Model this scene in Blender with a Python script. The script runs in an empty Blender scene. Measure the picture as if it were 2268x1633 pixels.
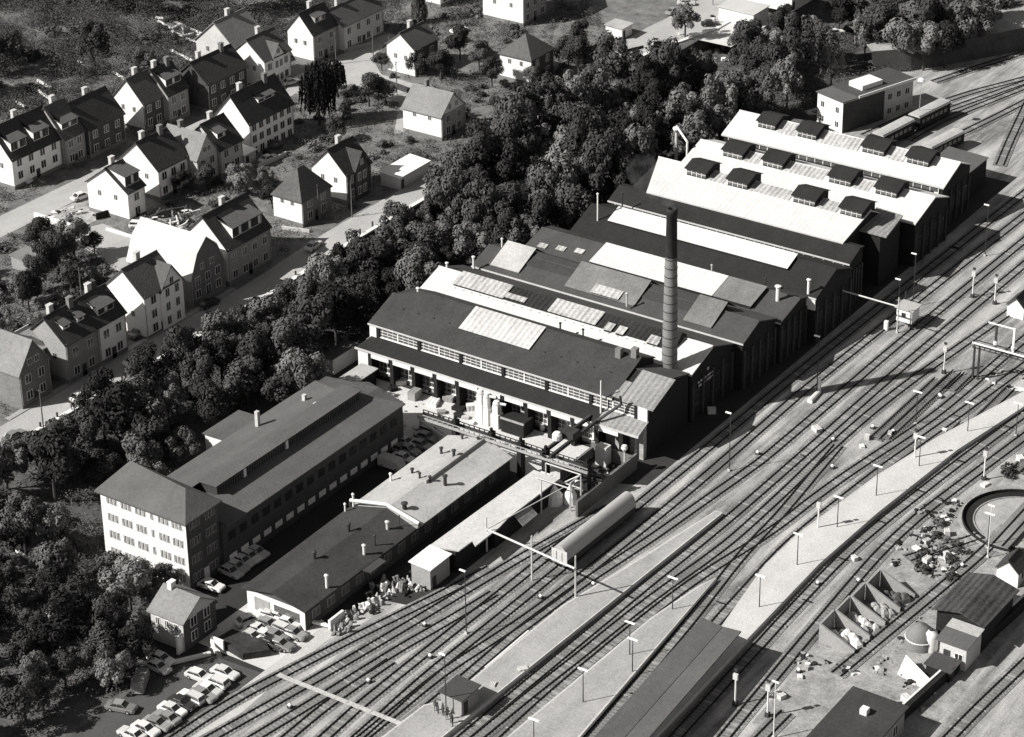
import bpy, math, random
from mathutils import Vector, Matrix, noise
R=math.radians; rnd=random.Random(7)
sc=bpy.context.scene; C=sc.collection
# ---------------------------------------------------------------- camera, world, sun, exposure
FOC,PX,PY,TH,CAMH,AZ=5450.,1300.,540.,R(25.4),200.,R(32.75)
cd=bpy.data.cameras.new('camera'); cam=bpy.data.objects.new('camera',cd); C.objects.link(cam)
cam.location=(0,0,CAMH); cam.rotation_euler=(R(90)-TH,0,AZ)
cd.sensor_width=36; cd.lens=36*FOC/2268; cd.shift_x=-(PX-1134)/2268; cd.shift_y=-(816.5-PY)/2268
cd.clip_start=5; cd.clip_end=4000; sc.camera=cam
w=bpy.data.worlds.new('World'); sc.world=w; w.use_nodes=True
nt=w.node_tree; bg=nt.nodes['Background']; sky=nt.nodes.new('ShaderNodeTexSky'); sky.sky_type='NISHITA'
sky.sun_disc=False; sky.air_density=1.; sky.dust_density=.8; sky.ozone_density=1.; sky.sun_elevation=R(38); sky.sun_rotation=math.atan2(-.608,-.793)
bwn=nt.nodes.new('ShaderNodeRGBToBW'); nt.links.new(sky.outputs[0],bwn.inputs[0]); nt.links.new(bwn.outputs[0],bg.inputs[0])
bg.inputs[1].default_value=0.062
sl=bpy.data.lights.new('sun','SUN'); sl.energy=5; sl.angle=R(.5); sl.color=(1,.985,.955)
so=bpy.data.objects.new('sun',sl); C.objects.link(so)
SD=Vector((.608*.788,.793*.788,-.616)); so.rotation_euler=SD.to_track_quat('-Z','Y').to_euler()
so.location=(-300,100,300)
sc.view_settings.view_transform='Standard'; sc.view_settings.look='None'; sc.view_settings.gamma=1; sc.view_settings.exposure=0.62
sc.render.resolution_x=1024; sc.render.resolution_y=737
# ---------------------------------------------------------------- survey: photograph measurements to ground positions
K={'a1':(0,0),'a2':(700,0),'a3':(1400,0),'a4':(2052,0)}
for r_,y_ in zip('bcd',(500,1000,1478)):
    for i_,x_ in enumerate((0,700,1400,2052)): K[r_+str(i_+1)]=(x_,y_)
K.update(e1=(400,1494),e2=(1000,1200),e3=(1900,600),e4=(2200,60),f1=(760,1840),f2=(1000,1650),f3=(1480,1830),f4=(1430,1500),f5=(1900,1670),f6=(1700,1260),f7=(2150,1400),f8=(2200,1020))
SC=dict(e1=778,e2=1186,e3=952,e4=652,f1=540,f2=500,f3=560,f4=500,f5=560,f6=500,f7=550,f8=652)
SS=2268/2852.
def ray(k,cx,cy):
    x0,y0=K[k]; s=SC.get(k,800)/2268.; u=(x0+cx*s)*SS; v=(y0+cy*s)*SS
    x=(u-PX)/FOC; y=-(v-PY)/FOC; c,s_=math.cos(TH),math.sin(TH)
    d=Vector((x,c+y*s_,y*c-s_)); ca,sa=math.cos(AZ),math.sin(AZ)
    return Vector((d.x*ca-d.y*sa,d.x*sa+d.y*ca,d.z))
def G(k,cx,cy,z=0.):
    d=ray(k,cx,cy); return Vector((0,0,CAMH))+d*((z-CAMH)/d.z)
def sm(t): t=max(0,min(1,t)); return t*t*(3-2*t)
def TZ(x,y):
    a=-214+(-236+214)*sm((y-222)/12.) if y<400 else -236+14*sm((y-400)/60)
    z=2.6*sm((a-x)/(a+257.2)) if x>-257.2 else 6.
    if -276<x<=-257.2: r_=4.8+1.2*sm((y-296)/28.); z=r_ if x>-268 else r_+(6-r_)*sm((-268-x)/8.)
    if x<-334: z+=.09*(-334-x)
    if y>410 and x>-230: z=max(z,0)
    return z
def RZ(y): return 4.8+1.2*sm((y-296)/28.)
def GT(k,cx,cy):
    z=3.
    for _ in range(8):
        p=G(k,cx,cy,z); z=TZ(p.x,p.y)*.6+z*.4
    p=G(k,cx,cy,z); return Vector((p.x,p.y,TZ(p.x,p.y)))
# ---------------------------------------------------------------- materials
MC={}
def M(name,v,kind='plain',amt=.25,sc_=1.5,rough=.85,emit=0,met=0,v2=None):
    if name in MC: return MC[name]
    m=bpy.data.materials.new(name); m.use_nodes=True; MC[name]=m; n=m.node_tree.nodes; L=m.node_tree.links; b=n['Principled BSDF']
    b.inputs['Roughness'].default_value=rough; b.inputs['Metallic'].default_value=met; b.inputs['Specular IOR Level'].default_value=.25 if rough>.5 else .5
    tc=n.new('ShaderNodeTexCoord'); geo=n.new('ShaderNodeNewGeometry')
    def noi(vec,s,det=4):
        t=n.new('ShaderNodeTexNoise'); t.inputs['Scale'].default_value=s; t.inputs['Detail'].default_value=det; t.inputs['Roughness'].default_value=.65; L.new(vec,t.inputs['Vector']); return t.outputs[0]
    def math_(op,a,b_,cl=False):
        t=n.new('ShaderNodeMath'); t.operation=op; t.use_clamp=cl
        for i,q in enumerate((a,b_)):
            if isinstance(q,(int,float)): t.inputs[i].default_value=q
            else: L.new(q,t.inputs[i])
        return t.outputs[0]
    def mapv(vec,s):
        t=n.new('ShaderNodeMapping'); t.inputs['Scale'].default_value=s; L.new(vec,t.inputs[0]); return t.outputs[0]
    pos=geo.outputs['Position'] if kind in('ballast','ground','tile','corr','stain','plain','concrete') else tc.outputs['Object']
    g=noi(pos,sc_,5); big=noi(pos,sc_*.12,3)
    f=math_('ADD',math_('MULTIPLY',math_('SUBTRACT',g,.5),amt*2.2),math_('MULTIPLY',math_('SUBTRACT',big,.5),amt*2.))
    fine=noi(pos,2.7,3); gr=max(amt*2.6,.42) if kind in('plain','stain','concrete','tile','ballast','ground','corr') else amt*1.6
    f=math_('ADD',f,math_('MULTIPLY',math_('SUBTRACT',fine,.5),gr))
    if kind=='corr':
        wv=n.new('ShaderNodeTexWave'); wv.wave_type='BANDS'; wv.bands_direction='X'; wv.inputs['Scale'].default_value=.32; L.new(pos,wv.inputs['Vector'])
        f=math_('ADD',f,math_('MULTIPLY',math_('SUBTRACT',wv.outputs[1],.6),amt*.9))
        st=noi(mapv(pos,(1.2,.08,.3)),1.,3); f=math_('ADD',f,math_('MULTIPLY',math_('SUBTRACT',st,.5),amt*1.5))
    if kind=='tile':
        br=n.new('ShaderNodeTexBrick'); br.inputs['Scale'].default_value=2.4; br.inputs['Mortar Size'].default_value=.03; br.inputs['Color1'].default_value=(.65,.65,.65,1);br.inputs['Color2'].default_value=(.35,.35,.35,1);br.inputs['Mortar'].default_value=(.1,.1,.1,1)
        L.new(mapv(pos,(.6,.6,1.4)),br.inputs['Vector']); f=math_('ADD',f,math_('MULTIPLY',math_('SUBTRACT',br.outputs[0],.5),amt*1.2))
    if kind=='ballast':
        st=noi(mapv(pos,(.55,.035,.5)),1.,4); f=math_('ADD',f,math_('MULTIPLY',math_('SUBTRACT',st,.5),amt*8.5))
        st=noi(mapv(pos,(.12,.05,.5)),1.,3); f=math_('ADD',f,math_('MULTIPLY',math_('SUBTRACT',st,.52),amt*6.5))
    if kind=='ground':
        st=noi(pos,.35,5); f=math_('ADD',f,math_('MULTIPLY',math_('SUBTRACT',st,.5),amt*4.5))
    if kind in('stain','concrete'):
        st=noi(mapv(pos,(.25,.07,.25)),1.,5); f=math_('ADD',f,math_('MULTIPLY',math_('SUBTRACT',st,.5),amt*3.4))
    if kind=='leaf':
        oi=n.new('ShaderNodeObjectInfo'); f=math_('ADD',f,math_('MULTIPLY',math_('SUBTRACT',oi.outputs['Random'],.5),1.0))
        st=noi(tc.outputs['Object'],.55,2); f=math_('ADD',f,math_('MULTIPLY',math_('SUBTRACT',st,.5),1.9))
    if kind=='objrand':
        oi=n.new('ShaderNodeObjectInfo'); f=math_('ADD',f,math_('MULTIPLY',math_('SUBTRACT',oi.outputs['Random'],.5),.5))
    val=math_('MULTIPLY',math_('MAXIMUM',math_('ADD',f,1.),.12),v)
    val=math_('MINIMUM',val,.88)
    cmb=n.new('ShaderNodeCombineColor'); 
    L.new(val,cmb.inputs[0]); L.new(math_('MULTIPLY',val,.985),cmb.inputs[1]); L.new(math_('MULTIPLY',val,.965),cmb.inputs[2]); L.new(cmb.outputs[0],b.inputs['Base Color'])
    if kind in('ballast','ground','stain','concrete','leaf','tile') :
        bm=n.new('ShaderNodeBump'); bm.inputs['Strength'].default_value=.5 if kind!='ballast' else .8; bm.inputs['Distance'].default_value=.12; L.new(fine,bm.inputs['Height']); L.new(bm.outputs[0],b.inputs['Normal'])
    return m
white=M('white_plaster',.66,'stain',amt=.07); cream=M('pale_plaster',.46,'stain',amt=.1); grey=M('grey_render',.27,'stain',amt=.12); brick=M('brick_wall',.17,'tile',amt=.25); dbrick=M('dark_brick_and_shade',.07,'tile',amt=.35); black=M('black_and_shade',.014,amt=.5)  # black and dark brick colours have the shade of unlit walls put in
rdark=M('dark_tiles',.045,'tile',amt=.38); rmid=M('slate_tiles',.085,'tile',amt=.3); rlight=M('pale_tiles',.19,'tile',amt=.25); rwhite=M('bright_roof',.47,'stain',amt=.09)
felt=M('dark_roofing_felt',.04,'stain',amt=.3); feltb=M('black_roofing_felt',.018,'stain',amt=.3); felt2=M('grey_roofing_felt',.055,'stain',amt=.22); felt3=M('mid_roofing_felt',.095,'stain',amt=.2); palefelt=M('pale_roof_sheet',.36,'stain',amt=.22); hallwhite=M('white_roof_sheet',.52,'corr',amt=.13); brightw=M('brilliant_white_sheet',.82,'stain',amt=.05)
corrl=M('pale_corrugated_sheet',.36,'corr',amt=.42); corrg=M('grey_corrugated_sheet',.22,'corr',amt=.35); corrd=M('dark_corrugated_sheet',.02,'corr',amt=.6)
glass=M('dark_window_glass',.03,rough=.15,amt=.3); glassl=M('dusty_glass',.09,amt=.7,rough=.4,sc_=3); frame=M('white_frame',.7,amt=.08); steel=M('dark_steel',.04,amt=.4,rough=.6); paint=M('white_paint',.66,amt=.05); steelg=M('grey_steel',.3,amt=.3,rough=.5)
gravel=M('track_gravel',.29,'ballast',amt=.27,sc_=1.1); bed=M('oily_ballast',.19,'ballast',amt=.2); slp=M('timber_sleeper',.13,amt=.5,sc_=3); slpl=M('pale_sleeper',.26,amt=.4,sc_=3); railm=M('rail_steel',.008,amt=.3)
conc=M('pale_concrete',.42,'concrete',amt=.16); conc2=M('yard_concrete',.5,'concrete',amt=.1); asph=M('asphalt',.07,'concrete',amt=.16); asphd=M('dark_asphalt',.03,'concrete',amt=.25); road=M('road_surface',.34,'concrete',amt=.15); kerbm=M('kerb_stone',.62,amt=.15)  # the yard asphalt is darker than the driveway asphalt
earth=M('rough_earth',.085,'ground',amt=.42); grassm=M('rough_grass',.085,'ground',amt=.26); soil=M('garden_soil',.15,'ground',amt=.3); scrap=M('rubble',.3,'ground',amt=.5); coal=M('coal_heap',.03,'ground',amt=.5)
leaf=M('tree_leaves',.07,'leaf',amt=.25,sc_=.9,rough=1.); leafd=M('dark_leaves',.035,'leaf',amt=.25,sc_=.9,rough=1.); leafl=M('pale_leaves',.13,'leaf',amt=.25,sc_=.9,rough=1.); bark=M('bark',.05,amt=.4)
carw=M('white_car_paint',.6,'objrand',amt=.03,rough=.3); carg=M('grey_car_paint',.22,'objrand',amt=.05,rough=.3); card=M('dark_car_paint',.03,'objrand',amt=.1,rough=.3); tyre=M('tyre_rubber',.015,amt=.3); lampg=M('lamp_glass',.85,amt=.02,rough=.3); skin=M('skin',.4,amt=.1); cloth=M('dark_cloth',.04,'objrand',amt=.3)
brickc=M('chimney_brick',.17,'objx',amt=.3,sc_=1.2); soot=M('chimney_soot',.02,amt=.4)
# ---------------------------------------------------------------- mesh helpers
class MB:
    def __init__(s): s.v=[]; s.f=[]; s.mi=[]; s.m=0
    def add(s,vs,fs):
        o=len(s.v); s.v+= [tuple(q) for q in vs]
        for f in fs: s.f.append(tuple(o+i for i in f)); s.mi.append(s.m)
        return s
    def box(s,x0,x1,y0,y1,z0,z1):
        v=[(x,y,z) for z in(z0,z1) for y in(y0,y1) for x in(x0,x1)]
        return s.add(v,[(0,2,3,1),(4,5,7,6),(0,1,5,4),(2,6,7,3),(0,4,6,2),(1,3,7,5)])
    def prism(s,poly,axis,a,b):   # poly in the plane across 'axis'
        n=len(poly)
        def P(q,t):
            if axis=='x': return (t,q[0],q[1])
            if axis=='y': return (q[0],t,q[1])
            return (q[0],q[1],t)
        v=[P(q,a) for q in poly]+[P(q,b) for q in poly]
        return s.add(v,[tuple(range(n))[::-1],tuple(range(n,2*n))]+[(i,(i+1)%n,n+(i+1)%n,n+i) for i in range(n)])
    def slab(s,c,t):              # four or more corners, thickness t downwards
        c=[Vector(q) for q in c]; n=len(c)
        return s.add(c+[q-Vector((0,0,t)) for q in c],[tuple(range(n)),tuple(range(2*n-1,n-1,-1))]+[(i,n+i,n+(i+1)%n,(i+1)%n) for i in range(n)])
    def tube(s,p,q,r,r2=None,n=8,cap=True):
        p=Vector(p);q=Vector(q);r2=r if r2 is None else r2;d=(q-p).normalized(); a=d.orthogonal().normalized(); b=d.cross(a)
        v=[p+(a*math.cos(t)+b*math.sin(t))*r for t in [2*math.pi*i/n for i in range(n)]]+[q+(a*math.cos(t)+b*math.sin(t))*r2 for t in [2*math.pi*i/n for i in range(n)]]
        f=[(i,(i+1)%n,n+(i+1)%n,n+i) for i in range(n)]
        if cap: f+=[tuple(range(n))[::-1],tuple(range(n,2*n))]
        return s.add(v,f)
    def lathe(s,x,y,prof,n=16):
        o=[];m=len(prof)
        for i in range(n):
            t=2*math.pi*i/n; o+=[(x+r*math.cos(t),y+r*math.sin(t),z) for r,z in prof]
        f=[(i*m+j,((i+1)%n)*m+j,((i+1)%n)*m+j+1,i*m+j+1) for i in range(n) for j in range(m-1)]
        return s.add(o,f)
    def build(s,name,mats,parent=None,org=None,smooth=False):
        me=bpy.data.meshes.new(name); 
        if org is None: org=parent['_o'] if parent is not None and '_o' in parent else (0,0,0)
        ox,oy,oz=org
        me.from_pydata([(a-ox,b-oy,c-oz) for a,b,c in s.v],[],s.f); 
        mats=mats if isinstance(mats,(list,tuple)) else [mats]
        for m in mats: me.materials.append(m)
        if len(mats)>1: me.polygons.foreach_set('material_index',s.mi)
        if smooth: me.polygons.foreach_set('use_smooth',[True]*len(me.polygons))
        me.update(); return link(name,me,parent,org if parent is None else None)
def link(name,me,parent=None,loc=None):
    o=bpy.data.objects.new(name,me); C.objects.link(o)
    if parent is not None:
        o.parent=parent
        if '_o' in parent: o['_o']=list(parent['_o'])
    elif loc is not None: o.location=loc
    return o
ORG=[]
def T(name,label,cat,loc=(0,0,0),group=None,rz=0):
    o=bpy.data.objects.new(name,None); C.objects.link(o); o.location=loc; o.rotation_euler=(0,0,rz); o.empty_display_size=.5
    o['_o']=list(loc); o['label']=label; o['category']=cat
    if group: o['group']=group
    return o
def T0(name,label,cat,group=None):   # local-coordinate prototype at the origin
    return T(name,label,cat,(0,0,0),group)
def tag(o,label,cat,group=None):
    o['label']=label;o['category']=cat
    if group:o['group']=group
    return o
def struct(name,mb,m,stuff=False):
    o=mb.build(name,m); o['kind']='stuff' if stuff else 'structure'; return o
def dup(root,loc,rz=0,label=None,group=None,scale=None):
    def cp(o,par):
        c=o.copy(); C.objects.link(c)
        if par is not None: c.parent=par
        for ch in o.children: cp(ch,c)
        return c
    r=cp(root,None); r.location=loc; r.rotation_euler=(0,0,rz); r['_o']=list(loc)
    if scale: r.scale=scale
    if label: r['label']=label
    if group: r['group']=group
    return r
class Proto:
    def __init__(s,root): s.r=root; s.used=False
    def put(s,loc,rz=0,label=None,group=None,scale=None):
        if not s.used:
            s.used=True; r=s.r; r.location=loc; r.rotation_euler=(0,0,rz)
            if scale: r.scale=scale
            if label: r['label']=label
            if group: r['group']=group
            return r
        q=dup(s.r,loc,rz,label,group,scale)
        if not scale: q.scale=(1,1,1)
        return q
def ordn(i):
    W_=['first','second','third','fourth','fifth','sixth','seventh','eighth','ninth','tenth','eleventh','twelfth','thirteenth','fourteenth','fifteenth','sixteenth','seventeenth','eighteenth','nineteenth','twentieth']
    return W_[i] if i<20 else '%dth'%(i+1)
FOOT=[]   # footprints kept clear of trees
# ---------------------------------------------------------------- ground
mb=MB(); nx,ny=130,190; X0,X1,Y0,Y1=-760,120,0,1100
xs=[X0+(X1-X0)*i/nx for i in range(nx+1)]
xs=sorted(set([-257.3,-257.1,-255,X0,-600,-500]+[-460+4*i for i in range(70)]+[-180,-60,60,X1])); ys=sorted(set([0,80,140]+[160+5*i for i in range(100)]+[760,900,Y1]))
for y in ys:
    for x in xs:
        z=TZ(x,y)-.02
        if x<-262 and (x<-282) : z+= .25*(noise.noise(Vector((x*.06,y*.06,0)))) if x<-340 else 0
        mb.v.append((x,y,z))
n=len(xs)
for j in range(len(ys)-1):
    for i in range(n-1): mb.f.append((j*n+i,j*n+i+1,(j+1)*n+i+1,(j+1)*n+i)); mb.mi.append(0)
mb.mi=[1 if sum(mb.v[i][0] for i in f)/4<-265 and sum(mb.v[i][1] for i in f)/4>225 else 0 for f in mb.f]
go=struct('ground',mb,[earth,M('garden_ground',.14,'ground',amt=.4)])
def sheet(name,poly,z,m,sk=False):
    mb=MB(); mb.add([(x,y,z) for x,y in poly],[tuple(range(len(poly)))]); o=struct(name,mb,m); return o
sheet('rail_yard',[(-190.5,150),(40,150),(40,640),(-188,640),(-190,520),(-212,500),(-222,468),(-214,455),(-214,424),(-172,424),(-172,285),(-182,280),(-182,238),(-190.6,236)],.01,gravel)
sheet('factory_yard',[(-216,207),(-190.5,207),(-190.6,236),(-182,238),(-182,280),(-172,285),(-172,424),(-214,424),(-214,455),(-236,455),(-236,228),(-216,222)],.006,asphd)
sheet('driveway',[(-203,170),(-191,170),(-191,200),(-190.8,213.2),(-200.5,212.6),(-203,209)],.016,asph)
sheet('forecourt',[(-203.5,214),(-190.7,214),(-189.6,226),(-191.5,228),(-203.5,228)],.02,conc2)
sheet('sandy_verge',[(-191.2,170),(-186,170),(-187.2,205),(-188,224),(-186,232),(-190.6,229),(-190.9,200)],.022,conc)
sheet('hall_yard',[(-230,277),(-184,277),(-184,290),(-232,290)],.02,conc2)
sheet('loading_lane',[(-191,232),(-187.5,232),(-187.5,274),(-191,274)],.02,asphd)
mb=MB(); RL=[]
for y in [120,180,220,240]+[250+6*i for i in range(56)]+[600,640]:
    if y<386: xl,xr=-264.4,-258.7+.5*sm((y-296)/28)
    elif y<452: xl=-264.4-6.6*min(1,(y-386)/46.); xr=-258.2-5.5*math.sin(math.pi*max(0,min(1,(y-386)/66.)))
    else: xl,xr=-270.5,-257.8
    RL.append((xl,xr,y,RZ(y)+.03))
for i,(a,b,y,z) in enumerate(RL): mb.v+=[(a,y,z),(b,y,z)]
for i in range(len(RL)-1): mb.f.append((2*i,2*i+1,2*i+3,2*i+2)); mb.mi.append(0)
struct('main_road',mb,road)
mb=MB(); mb.box(-265.6,-264.5,240,296,4.7,4.93); struct('pavement',mb,M('pavement_stone',.3,amt=.15))
sheet('side_street',[(-321.5,200),(-314,200),(-313.5,300),(-312.5,372),(-306,383),(-291,380),(-282,366),(-279,372),(-288,390),(-304,391),(-312,398),(-316,412),(-320,412),(-318.5,392),(-319,374),(-320,340)],6.02,road)
sheet('garden_path',[(-304.5,294.5),(-302,302),(-288,300.5),(-281.5,296.5),(-281.5,287),(-292,290.5)],6.015,road)
sheet('cobbled_garden',[(-314,297.5),(-312.6,310),(-303.5,306.4),(-304.4,295)],6.016,scrap)
sheet('top_yard',[(-262,446),(-249,446),(-249,470),(-262,470)],6.025,conc2)
mb=MB(); mb.box(-314.3,-304,296.7,297.1,5.9,7.2); tag(mb.build('garden_wall',white),'white wall in front of the cobbled garden beside the side street','wall')
# parapet along the road above the wood
t=T('parapet_wall','pale low parapet with dark posts along the road edge above the wood','wall',(-257.2,280,5)); mb=MB()
for i in range(len(RL)-1):
    (a,b,y,z),(a2,b2,y2,z2)=RL[i],RL[i+1]
    mb.add([(b,y,1),(b+.9,y,1),(b+.9,y,z+.3),(b,y,z+.3),(b2,y2,1),(b2+.9,y2,1),(b2+.9,y2,z2+.3),(b2,y2,z2+.3)],[(0,4,5,1),(1,5,6,2),(2,6,7,3),(3,7,4,0)])
mb.build('wall',kerbm,t)
for i in range(26):
    y=233+i*3.8; mb=MB(); z=RZ(y); mb.box(-258.7,-258.45,y,y+.25,z,z+1.1); mb.build('post',steel,t)
# ---------------------------------------------------------------- railway tracks
def smooth_line(P,step=2.):
    P=[Vector((p[0],p[1],0)) for p in P]; P=[P[0]*2-P[1]]+P+[P[-1]*2-P[-2]]; out=[]
    for i in range(1,len(P)-2):
        a,b,c,d=P[i-1:i+3]; n=max(2,int((c-b).length/step))
        for k in range(n):
            t=k/n; out.append(.5*((2*b)+(c-a)*t+(2*a-5*b+4*c-d)*t*t+(3*b-a-3*c+d)*t**3))
    out.append(P[-2]); return out
TL=[]
def track(pts,label,z=.03,dark=True,ext0=0,ext1=0,pre=None):
    P=[G(*p) for p in pts] if not pre else [Vector(p) for p in pre]
    P.sort(key=lambda q:q.y) if P[0].y>P[-1].y else None
    Q=[P[0]]
    for q in P[1:]:
        if q.y-Q[-1].y>4: Q.append(q)
    P=Q
    for _ in range(2):
        P=[P[0]]+[P[i]*.6+(P[i-1]+(P[i+1]-P[i-1])*((P[i].y-P[i-1].y)/(P[i+1].y-P[i-1].y)))*.4 for i in range(1,len(P)-1)]+[P[-1]]
    if ext0: d=(P[0]-P[1]).normalized(); P=[P[0]+d*ext0]+P
    if ext1: d=(P[-1]-P[-2]).normalized(); P=P+[P[-1]+d*ext1]
    S_=smooth_line(P,2.); 
    t=T('railway_track',label,'railway track',(P[0].x,P[0].y,0),'tracks of the rail yard')
    nrm=[]
    for i in range(len(S_)):
        d=(S_[min(i+1,len(S_)-1)]-S_[max(i-1,0)]).normalized(); nrm.append(Vector((d.y,-d.x,0)))
    k=len(TL); zz=z+.0035*k; TL.append(S_)
    mb=MB(); n=len(S_)
    mb.add([S_[i]+nrm[i]*s*1.45+Vector((0,0,zz)) for i in range(n) for s in(-1,1)],[(2*i,2*i+1,2*i+3,2*i+2) for i in range(n-1)])
    mb.build('ballast_bed',bed,t)
    mb=MB(); acc=0; L_=0
    for i in range(n-1):
        a,b=S_[i],S_[i+1]; seg=(b-a).length; d=(b-a)/seg; nr=Vector((d.y,-d.x,0))
        while L_<=acc+seg:
            c=a+d*(L_-acc); e=.13; w_=1.25; zt=zz+.05+rnd.random()*.01
            q=[c-nr*w_-d*e,c+nr*w_-d*e,c+nr*w_+d*e,c-nr*w_+d*e]; mb.m=0 if rnd.random()<.8 else 1
            mb.add([v+Vector((0,0,zt)) for v in q]+[v+Vector((0,0,0)) for v in q],[(0,1,2,3),(0,4,5,1),(1,5,6,2),(2,6,7,3),(3,7,4,0)]); L_+=.72
        acc+=seg
    o=mb.build('sleepers',[slp,slpl],t); o['kind']='stuff'
    for s in(-1,1):
        mb=MB(); v=[];f=[]
        for i in range(n):
            c=S_[i]+nrm[i]*s*.75
            for dx,h in((-.085,zz+.04),(-.085,zz+.19),(.085,zz+.19),(.085,zz+.04)): v.append(c+nrm[i]*dx+Vector((0,0,h)))
        for i in range(n-1):
            for j in range(3): f.append((4*i+j,4*i+j+1,4*i+j+5,4*i+j+4))
        mb.add(v,f); mb.build('rail',railm,t)
    return t
track([('e1',270,1633),('e1',500,1470),('e1',750,1320),('e1',1000,1190),('e1',1181,1105),('f2',0,540),('f2',560,265),('f2',1120,10),('e2',700,735)],'outermost track, beside the parked cars and the white tanks',ext0=12)
track([('e1',620,1600),('f1',0,505),('f1',445,255),('f2',0,790),('f2',700,375),('f2',1320,0),('e2',822,696),('e2',1000,600),('e2',1060,560)],'second track from the factory, running into the loading shed shadow',ext0=12,ext1=14)
track([('e1',950,1610),('f1',0,790),('f1',300,600),('f1',640,395),('f1',1000,170),('f2',150,960),('f2',500,700),('f2',930,490),('f2',1330,250),('f2',1700,20)],'third track from the factory side near the white footpath boards',ext0=10)
track([('f1',190,890),('f1',500,620),('f1',760,430),('f1',1080,215),('f1',1380,10),('f2',400,830)],'short branch track joining the third track below the black signal lever',ext0=10)
track([('f1',620,890),('f1',980,540),('f1',1250,350),('f1',1527,119),('f2',560,990),('f2',850,760),('f2',1330,370),('f2',1800,20),('f4',0,560),('f4',250,370),('f4',450,250)],'track ending just left of the silver wagon',ext0=10,ext1=10)
track([('f1',1000,899),('f1',1265,675),('f1',1600,350),('f1',1900,95),('f2',1200,790),('f2',1470,575),('f2',1950,190),('f4',300,620),('f4',590,390),('f6',380,660),('f6',740,330),('f6',1190,10),('e3',640,1150),('e3',1000,860),('e3',1300,620),('e3',1560,420),('e3',1800,230),('e3',2000,70)],'track on which the silver wagon stands',ext0=10,ext1=110)
track([('f1',1370,650),('f1',1800,290),('f1',2060,80),('f2',1150,960),('f2',1500,740),('f2',1990,420),('f4',320,890),('f4',750,590),('f4',930,470),('f4',1470,0),('f6',630,790),('f6',1100,400),('f6',1540,20),('e3',720,1230),('e3',900,1090),('e3',1150,890),('e3',1400,690),('e3',1700,450),('e3',2020,200)],'track passing the foot of the white crane hut',ext0=14,ext1=110)
track([('f1',1390,899),('f1',1580,740),('f1',1900,490),('f1',2268,190),('f2',1430,970),('f2',1800,670),('f2',2080,450),('f4',770,610),('f4',980,500),('f4',1400,240),('f4',1760,0),('f6',930,800),('f6',1300,540),('f6',1750,230),('f6',2030,30),('e3',590,1588),('e3',1050,1190),('e3',1300,960),('e3',1600,720),('e3',1950,430),('e3',2268,170)],'track along the pale kerb of the platform with the small hut',ext0=10,ext1=80)
track([('e2',600,1600),('e2',918,1330),('e2',1180,1115),('f4',1320,907),('f4',1700,560),('f4',2268,150),('f6',1550,800),('f6',1900,500),('f6',2268,170),('f8',240,765),('f8',560,470),('f8',880,190),('e3',1468,1000),('e3',1750,760),('e3',2268,330)],'track against the shadowed right edge of the platform with the hut',ext0=14,ext1=70)
track([('e2',700,1580),('f3',0,390),('f3',540,30),('e2',1300,1090),('e2',1500,935),('e2',1700,790),('e2',1850,690),('e2',2030,560),('e2',2268,330),('c4',600,830),('c4',850,600),('c4',1100,380),('c4',1400,150),('c4',1600,20)],'track between the two left platforms carrying the crossover',ext0=14,ext1=60)
track([('e2',800,1620),('f3',0,640),('f3',340,330),('f3',760,0),('e2',1440,1065),('e2',1700,850),('e2',1900,720),('e2',2080,620),('e2',2268,500),('c4',560,1120),('c4',820,950),('c4',1100,760),('c4',1350,600),('c4',1600,440),('c4',1800,250),('c4',2000,80)],'track along the left edge of the pale middle platform',ext0=14,ext1=50)
track([('f3',670,907),('f3',1050,480),('f3',1330,170),('f5',50,290),('f5',200,120),('f5',310,0),('e2',2000,700),('e2',2120,560),('c4',340,1270),('c4',480,1060),('c4',620,900),('c4',800,690)],'track between the middle platform and the canopied platform',ext0=14)
track([('f5',400,250),('f5',540,90),('f7',0,660),('f7',250,420),('f7',500,210),('f7',760,20),('c4',1110,880),('c4',1400,700),('c4',1700,480),('c4',1900,330),('c4',2268,60)],'track starting under the canopy end on the left of the long platform',ext0=8,ext1=40)
track([('f5',890,500),('f5',1100,260),('f7',610,825),('f7',900,530),('f7',1250,230),('f7',1560,10),('c4',1750,810),('c4',2268,440)],'track along the deep shadow at the right edge of the long platform',ext0=60,ext1=40)
track([('d3',1750,1633),('d4',150,1330),('f5',1100,800),('f5',1400,440),('f7',1010,825),('f7',1280,520),('f7',1560,270),('f7',1850,10),('c4',2268,620)],'curving track left of the storage bays and turntable',ext0=25,ext1=40)
track([('d4',1680,1640),('d4',1900,1400),('d4',2268,1060)],'track at the bottom right corner beyond the long retaining wall',ext0=20,ext1=60)
track([('f7',1560,650),('f7',1750,580),('f7',2268,430)],'short dark siding running to the left rim of the turntable',pre=None,ext1=2)
track([('d4',1330,690),('d4',1600,460),('c4',1900,1590),('c4',2150,1330)],'track behind the storage bays leading straight onto the turntable',ext0=18)
track([('d4',200,1633),('d4',390,1440)],'pair of rails in the gravel at the bottom edge near the white signal post',ext0=10)
track([('e4',720,1110),('e4',1250,850),('e4',1700,690),('e4',2265,560)],'track passing the white office at the far end of the halls',ext0=0,ext1=60)
track([('e4',900,1150),('e4',1250,960),('e4',1560,850),('e4',2265,600)],'track carrying two dark coaches with pale roofs',ext1=60)
track([('e4',1150,1150),('e4',1400,1000),('e4',1560,920),('e4',2265,650)],'track between the two coaches and the single coach',ext1=60)
track([('e4',1300,1260),('e4',1650,1100),('e4',2000,930),('e4',2265,790)],'track carrying the single pale roofed coach',ext1=50)
track([('e4',1400,590),('e4',1800,450),('e4',2265,310)],'track at the foot of the dark retaining embankment',ext1=60)
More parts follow.
